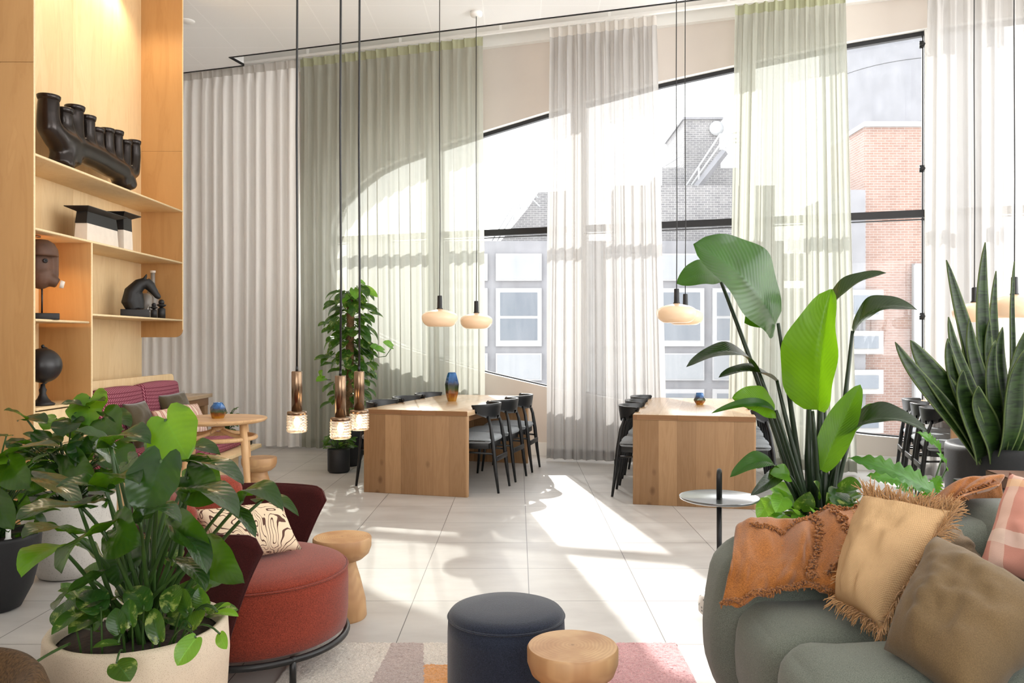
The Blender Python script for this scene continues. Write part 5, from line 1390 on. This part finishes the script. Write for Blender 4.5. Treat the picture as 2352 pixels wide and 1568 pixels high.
for (bx, by, tx, ty, w) in ((1925, 1118, 1978, 1118, 50), (1935, 1130, 1915, 1160, 60), (1840, 1170, 1860, 1130, 46), (1880, 1140, 1870, 1105, 30), (1770, 1150, 1740, 1190, 44), (1800, 1140, 1782, 1175, 50), (1890, 1170, 1900, 1130, 30)):
    leaf(lf if tx > 1840 else lf2, P(bx, by, 3.9), P(tx, ty, 3.8), w/F*3.85*1.1, (0, -1, .8), 'pothos', .1, .2)
lf.build('foliage', M['pothos'], pd, True, True); lf2.build('young_foliage', M['pothos_lt'], pd, True, True)

# ---- saw-toothed philodendron
M['tooth_leaf'] = leafmat('tooth_leaf', lin(40, 92, 24), lin(66, 124, 38), lin(120, 180, 44), .4, .35, coat=.1)
tpz = thing('saw_toothed_plant', 'saw-toothed long-leaved plant between sofa back and snake plant pot', 'plant', (2.06, 4.12, 0))
pot(tpz, [(.001, 0), (.12, 0), (.14, .01), (.16, .2), (.16, .38), (.152, .385), (.145, .36)], M['pot_grey'], .146, .35)
def tleaf(bx, by, bY, tx, ty, tY, w, n_, teeth=8):
    b, t = P(bx, by, bY), P(tx, ty, tY); mb = MB(); leaf(mb, b, t, w/F*bY, n_, 'tooth', .08, .25, nv=54, nu=6, wave=.05, seed=2)
    mb.build('leaf', M['tooth_leaf'], tpz, True, True); petiole(tpz, (2.06, 4.12, .36), b, .008, .005)
tleaf(2150, 1132, 3.95, 1950, 1050, 3.9, 66, (.4, -1, .7)); tleaf(2100, 1110, 4.2, 1992, 1092, 4.15, 50, (0, -1, .6)); tleaf(2128, 1150, 4.0, 2160, 1092, 4.0, 44, (-.5, -1, .4)); tleaf(2110, 1150, 4.1, 2060, 1120, 4.0, 40, (0, -.6, 1))
tleaf(2165, 1050, 4.3, 2108, 992, 4.1, 40, (.5, -1, .6)); tleaf(2130, 1160, 3.95, 2070, 1165, 3.85, 40, (0, -.5, 1)); tleaf(2175, 1075, 4.2, 2152, 1040, 4.1, 24, (.5, -1, .6))

# ---- snake plant
sn = thing('snake_plant', 'snake plant with tall stiff blades in a large black round pot', 'plant', (2.80, 4.60, 0))
pot(sn, [(.001, 0), (.26, 0), (.285, .015), (.315, .22), (.33, .48), (.334, .72), (.33, .748), (.318, .758), (.285, .752), (.278, .72)], M['pot_black'], .282, .70)
M['blade'] = leafmat('snake_plant_blade', lin(30, 48, 26), lin(62, 84, 46), lin(90, 120, 40), .12, .42, vein=.05)
mm, nt, out = newmat('banded_blade')
v = coords(nt, scale=(1, 1, 6)); n = nd(nt, 'TexNoise', {'Vector': v, 'Scale': 9, 'Detail': 5, 'Distortion': 1}).outputs[0]
t = nd(nt, 'TexCoord'); s_ = nd(nt, 'SeparateXYZ', {0: t.outputs['UV']}); ax = math_(nt, 'ABSOLUTE', math_(nt, 'SUBTRACT', s_.outputs[0], .5))
c = ramp(nt, n, [(.38, lin(16, 32, 12)), (.6, lin(44, 66, 26))]); c = mixc(nt, math_(nt, 'GREATER_THAN', ax, .44), c, lin(92, 108, 62))
p_ = nd(nt, 'BsdfPrincipled', {'Base Color': c, 'Roughness': .42, 'Specular IOR Level': .25}); tl_ = nd(nt, 'BsdfTranslucent', {0: lin(90, 120, 40)}); mx_ = nd(nt, 'MixShader', {0: .1, 1: p_.outputs[0], 2: tl_.outputs[0]})
nt.links.new(mx_.outputs[0], out.inputs[0]); M['blade'] = mm
SB = [(2205, 1022, 4.45, 2177, 597, 4.30, 46, 2265, 830), (2240, 1022, 4.5, 2266, 556, 4.5, 44, 2262, 800), (2262, 1020, 4.55, 2291, 622, 4.55, 30, 2290, 820), (2290, 1020, 4.6, 2333, 600, 4.6, 16, 2338, 800), (2232, 1024, 4.3, 2060, 786, 4.1, 40, 2140, 900), (2250, 1030, 4.3, 2095, 782, 4.15, 60, 2165, 870), (2262, 1030, 4.3, 2182, 728, 4.2, 34, 2222, 870),
      (2250, 1030, 4.3, 2180, 778, 4.2, 46, 2205, 900), (2270, 1030, 4.4, 2230, 732, 4.3, 44, 2252, 860), (2290, 1030, 4.4, 2306, 752, 4.35, 44, 2300, 880), (2275, 1030, 4.3, 2290, 782, 4.25, 40, 2280, 900), (2285, 1030, 4.25, 2250, 888, 4.15, 56, 2262, 950), (2310, 1030, 4.25, 2362, 800, 4.1, 56, 2330, 920), (2300, 1030, 4.35, 2372, 740, 4.3, 40, 2320, 900), (2320, 1030, 4.4, 2420, 700, 4.4, 50, 2370, 880), (2340, 1030, 4.5, 2440, 640, 4.5, 50, 2400, 850), (2270, 1030, 4.45, 2218, 745, 4.45, 36, 2238, 880), (2300, 1030, 4.5, 2275, 735, 4.5, 40, 2285, 880), (2330, 1030, 4.3, 2345, 850, 4.25, 50, 2340, 940), (2240, 1030, 4.2, 2215, 850, 4.15, 50, 2222, 940)]
def blade(b, m, t, W, name='leaf'):
    mb = MB(); n = 20; vs, uv = [], []
    for j in range(n+1):
        v = j/n; p = b*(1-v)**2+m*2*v*(1-v)+t*v*v; d = ((m-b)*(1-v)+(t-m)*v).normalized()
        x = d.cross(Vector((.25, -1, .1))).normalized(); nn = x.cross(d)
        w = W/2*min(1, .62+.9*v)*max(0, 1-v**3)**.8
        for i in range(5):
            a = i/2-1; vs.append(p+x*w*a-nn*(.30*w*(1-a*a))+nn*.02*math.sin(v*6)); uv.append((i/4, v))
    mb.add(vs, [(j*5+i, j*5+i+1, (j+1)*5+i+1, (j+1)*5+i) for j in range(n) for i in range(4)], uv)
    o = mb.build(name, M['blade'], sn, True, True); so_ = o.modifiers.new('thick', 'SOLIDIFY'); so_.thickness = .006; return o
for (bx, by, bY, tx, ty, tY, w, mx, my) in SB:
    b = P(bx, by, bY); b.z = .70; b.x = 2.80+(b.x-2.80)*.7; b.y = 4.6+(b.y-4.6)*.6; t = P(tx, ty, tY); m = P(mx, my, (bY+tY)/2)
    m = m*2-(b+t)*.5 if False else m
    blade(b, m, t, w/F*4.3*1.15)
MB().lathe([(.001, .70), (.05, .702), (.042, .712), (.018, .725), (.015, .84), (.001, .842)], (-.21, -.05, 0), n=18).build('water_gauge', M['white'], sn)

# ================================================================ outside
M['concrete'] = simple('grey_concrete', lin(104, 104, 108), .9, noise_amt=.12, nscale=1.5)
M['concrete_lt'] = simple('pale_concrete', lin(134, 133, 132), .9, noise_amt=.08, nscale=1.2)
M['greybrick'] = brick_mat('grey_brick', lin(84, 83, 86), lin(102, 100, 101), lin(136, 135, 134), .25, .085)
M['redbrick'] = brick_mat('red_brick', lin(112, 82, 70), lin(124, 94, 82), lin(136, 126, 120), .23, .075)
M['winframe'] = simple('white_window_frame', lin(138, 138, 140), .5)
M['winglass'] = simple('outside_window_glass', lin(80, 87, 96), .15, spec=.35)
M['panel'] = simple('glazed_panel', lin(116, 119, 123), .4, noise_amt=.06, nscale=1)
M['rail'] = simple('galvanised_steel', lin(150, 152, 154), .5)
YG = 30.0
def wx(px, Y=YG): return (px-CX)/F*Y
def wz(py, Y=YG): return H-(py-CY)/F*Y
gb_ = thing('office_building', 'grey concrete office building with white sash windows outside', 'building', (wx(1400), YG, -7))
def ob(name, x0, x1, z0, z1, y0, y1, mat, par=gb_, sm=False):
    rt = par
    while rt.parent: rt = rt.parent
    o = MB().box(((x0+x1)/2-rt.location.x, (y0+y1)/2-rt.location.y, (z0+z1)/2-rt.location.z), (x1-x0, y1-y0, z1-z0)).build(name, mat, par, False); return o
ob('wall', wx(800), wx(1800), -7, wz(553), YG, YG+9, M['concrete'])
for k in range(-1, 6):
    xa, xb = wx(1139+124*k), wx(1139+124*k+105)
    for (ya, yb, kind_) in ((583, 645, 'p'), (662, 795, 'w'), (811, 873, 'p'), (893, 1026, 'w')):
        f_ = ob('window', xa, xb, wz(yb), wz(ya), YG-.12, YG+.02, M['winframe'])
        e = .09 if kind_ == 'w' else .05
        if kind_ == 'p': ob('pane', xa+e, xb-e, wz(yb)+e, wz(ya)-e, YG-.135, YG-.1, M['panel'], f_)
        else:
            zm = (wz(ya)+wz(yb))/2
            ob('pane', xa+.16, xb-.16, wz(yb)+.22, zm-.05, YG-.135, YG-.1, M['winglass'], f_); ob('pane', xa+.16, xb-.16, zm+.05, wz(ya)-.16, YG-.135, YG-.1, M['winglass'], f_)
pen = ob('parapet_wall', wx(1420), wx(1795), wz(553)-.02, wz(428, 31), YG+.8, YG+2.5, M['greybrick'])
ob('roof_block', wx(1517, 33), wx(1690, 33), wz(450, 33), wz(390, 33), YG+2.6, YG+7, M['greybrick'])
ob('roof_tower', wx(1560, 34), wx(1642, 34), wz(400, 34), wz(288, 34), YG+3, YG+7, M['greybrick'])
ob('roof_coping', wx(1556, 34), wx(1646, 34), wz(290, 34), wz(285, 34), YG+2.9, YG+7.1, M['concrete'])
# sloping brick block with the left stair
y0 = 33
vs = []
for yy in (YG+3, YG+7):
    for (px, py) in ((1150, 553), (1212, 478), (1236, 442), (1300, 438), (1300, 553)): vs.append((wx(px, y0)-gb_.location.x, yy-YG, wz(py, y0)+7))
MB().add(vs, [(0, 1, 2, 3, 4), (9, 8, 7, 6, 5)]+[(i, 5+i, 5+(i+1) % 5, (i+1) % 5) for i in range(5)]).build('stair_block', M['greybrick'], gb_, False)
def railing(name, runs, Y, rad=.035):
    mb = MB()
    for run in runs: mb.tube([Vector((wx(a, Y)-gb_.location.x, Y-YG, wz(b, Y)+7)) for a, b in run], rad, 6)
    mb.build(name, M['rail'], gb_)
railing('stair_railing', [[(1130, 553), (1195, 443), (1225, 443), (1236, 455)], [(1142, 553), (1198, 460), (1226, 460), (1240, 475)], [(1180, 470), (1180, 505)], [(1195, 443), (1195, 480)], [(1212, 443), (1212, 478)]], 32.5)
railing('stair_railing', [[(1577, 425), (1654, 308), (1700, 304)], [(1588, 425), (1655, 330), (1700, 326)], [(1654, 308), (1654, 345)], [(1654, 322), (1700, 318)], [(1668, 306), (1668, 340)], [(1605, 385), (1605, 425)]], 31.8, .04)
st_ = MB().tube([Vector((wx(a, 31.8)-gb_.location.x, 31.8-YG, wz(b, 31.8)+7)) for a, b in ((1600, 430), (1665, 348))], .16, 4); st_.build('stair_flight', M['concrete'], gb_, False)
railing('roof_railing', [[(1520, 385), (1560, 360)], [(1548, 385), (1560, 380)]], 33)
d = MB().lathe([(.001, -.06), (.2, 0), (.30, .10), (.001, .02)], n=24)
xf(d, Matrix.Translation((wx(1645, 33)-gb_.location.x, 3, wz(296, 33)+7)) @ Matrix.Rotation(R(90), 4, 'X')).build('satellite_dish', M['rail'], gb_)
MB().tube([(wx(1648, 33)-gb_.location.x, 3.1, wz(330, 33)+7), (wx(1648, 33)-gb_.location.x, 3.1, wz(290, 33)+7)], .04, 6).build('dish_pole', M['rail'], gb_)
# red brick house and concrete tower
bb = thing('brick_building', 'red brick building with pale coping seen through the right window', 'building', (wx(2060, 24), 24, -7))
Yb = 24
ob('wall', wx(1985, Yb), wx(2140, Yb), wz(440, Yb), wz(292, Yb), Yb, Yb+3, M['redbrick'], bb)
ob('wall', wx(1962, Yb), wx(2140, Yb), -7, wz(440, Yb), Yb, Yb+3, M['redbrick'], bb)
ob('coping', wx(1982, Yb), wx(2142, Yb), wz(292, Yb), wz(281, Yb), Yb-.12, Yb+3.1, M['winframe'], bb)
ob('pier', wx(1925, Yb), wx(1978, Yb), -7, wz(440, Yb), Yb-.3, Yb+2.9, M['concrete'], bb)
for (ya, yb) in ((668, 735), (760, 812), (848, 902), (940, 990)):
    l_ = ob('window', wx(1935, Yb), wx(2012, Yb), wz(yb, Yb), wz(ya, Yb), Yb-.5, Yb+.1, M['concrete_lt'], bb)
    ob('pane', wx(1945, Yb), wx(2000, Yb), wz(yb-12, Yb), wz(ya+12, Yb), Yb-.53, Yb-.45, M['winglass'], l_)
MB().tube([(wx(2100, Yb)-bb.location.x, -.25, 7+wz(1000, Yb)), (wx(2100, Yb)-bb.location.x, -.25, 7+wz(610, Yb))], .14, 12).build('flue_pipe', M['rail'], bb)
ob('flue_box', wx(2094, Yb), wx(2125, Yb), wz(1000, Yb), wz(606, Yb), Yb-.2, Yb, M['concrete_lt'], bb)
ct = thing('concrete_tower', 'tall curved grey concrete tower rising behind the red brick building', 'building', (wx(2090, 31), 31.2, -7))
MB().lathe([(3.2, 0), (3.2, 24)], n=48).build('shaft', M['concrete'], ct)
for z in (8.6+5.2, 8.6+7.4, 8.6+9.6): MB().lathe([(3.202, z), (3.206, z+.012), (3.202, z+.024)], n=48).build('joint', M['pot_black'], ct)
M['bounce'] = simple('pale_bounce_ground', lin(214, 210, 204), .9)
MB().box((0, 40.2, -2.2), (120, 60, .4)).build('bounce_ground', M['bounce'], smooth=False, kind='structure')  # added unseen pale ground, raised to bounce daylight up to the ceiling

# ================================================================ light and camera
w = bpy.data.worlds.new('sky'); bpy.context.scene.world = w; w.use_nodes = True; nt = w.node_tree; nt.nodes.clear()
o_ = nt.nodes.new('ShaderNodeOutputWorld')
t = nd(nt, 'TexCoord'); s_ = nd(nt, 'SeparateXYZ', {0: t.outputs['Generated']})
skyc = ramp(nt, math_(nt, 'MULTIPLY_ADD', s_.outputs[2], .5, .5), [(.49, (1.5, 1.49, 1.47, 1)), (.53, (1, .99, .975, 1)), (1, (.86, .93, 1, 1))])  # lower half made brighter than the sky, added to light the ceiling
bg = nd(nt, 'Background', {0: skyc, 1: SKY}); nt.links.new(bg.outputs[0], o_.inputs[0])
sl = bpy.data.lights.new('sun', 'SUN'); sl.energy = SUN; sl.color = (1, .965, .92); sl.angle = R(.6)
so_ = bpy.data.objects.new('sun', sl); C.objects.link(so_); so_.rotation_euler = Vector((.165, -1, -.562)).to_track_quat('-Z', 'Y').to_euler(); so_.location = (0, 12, 9)
def portal(name, loc, sx, sy, aim):
    l = bpy.data.lights.new(name, 'AREA'); l.shape = 'RECTANGLE'; l.size = sx; l.size_y = sy; l.cycles.is_portal = True
    o = bpy.data.objects.new(name, l); C.objects.link(o); o.location = loc; o.rotation_euler = Vector(aim).to_track_quat('-Z', 'Z').to_euler(); return o
portal('window_portal', (1.75, Ywall(1.75)+.3, 2.45), 8.8, 4.5, (-.3126, -.95, 0))
portal('rear_portal', (0, -3.25, 2.12), 4.7, 2.35, (0, 1, 0))
portal('side_portal', (6.85, 1.9, 2.4), 8.0, 4.1, (-1, 0, 0))
cam = bpy.data.cameras.new('camera'); co = bpy.data.objects.new('camera', cam); C.objects.link(co)
cam.sensor_fit = 'HORIZONTAL'; cam.sensor_width = 36; cam.lens = F/2352*36; cam.shift_x = -(CX-1176)/2352; cam.clip_start = .05; cam.clip_end = 300
co.location = (0, 0, H); co.rotation_euler = (pi/2, 0, 0)
sc = bpy.context.scene; sc.camera = co
sc.view_settings.view_transform = 'Standard'; sc.view_settings.look = 'None'; sc.view_settings.gamma = 1; sc.view_settings.exposure = EXPO
sc.view_settings.use_curve_mapping = False
sc.cycles.adaptive_threshold = .02
sc.cycles.transparent_max_bounces = 20; sc.cycles.max_bounces = 8; sc.cycles.diffuse_bounces = 5; sc.cycles.sample_clamp_indirect = 6
sc.cycles.caustics_reflective = False; sc.cycles.caustics_refractive = False
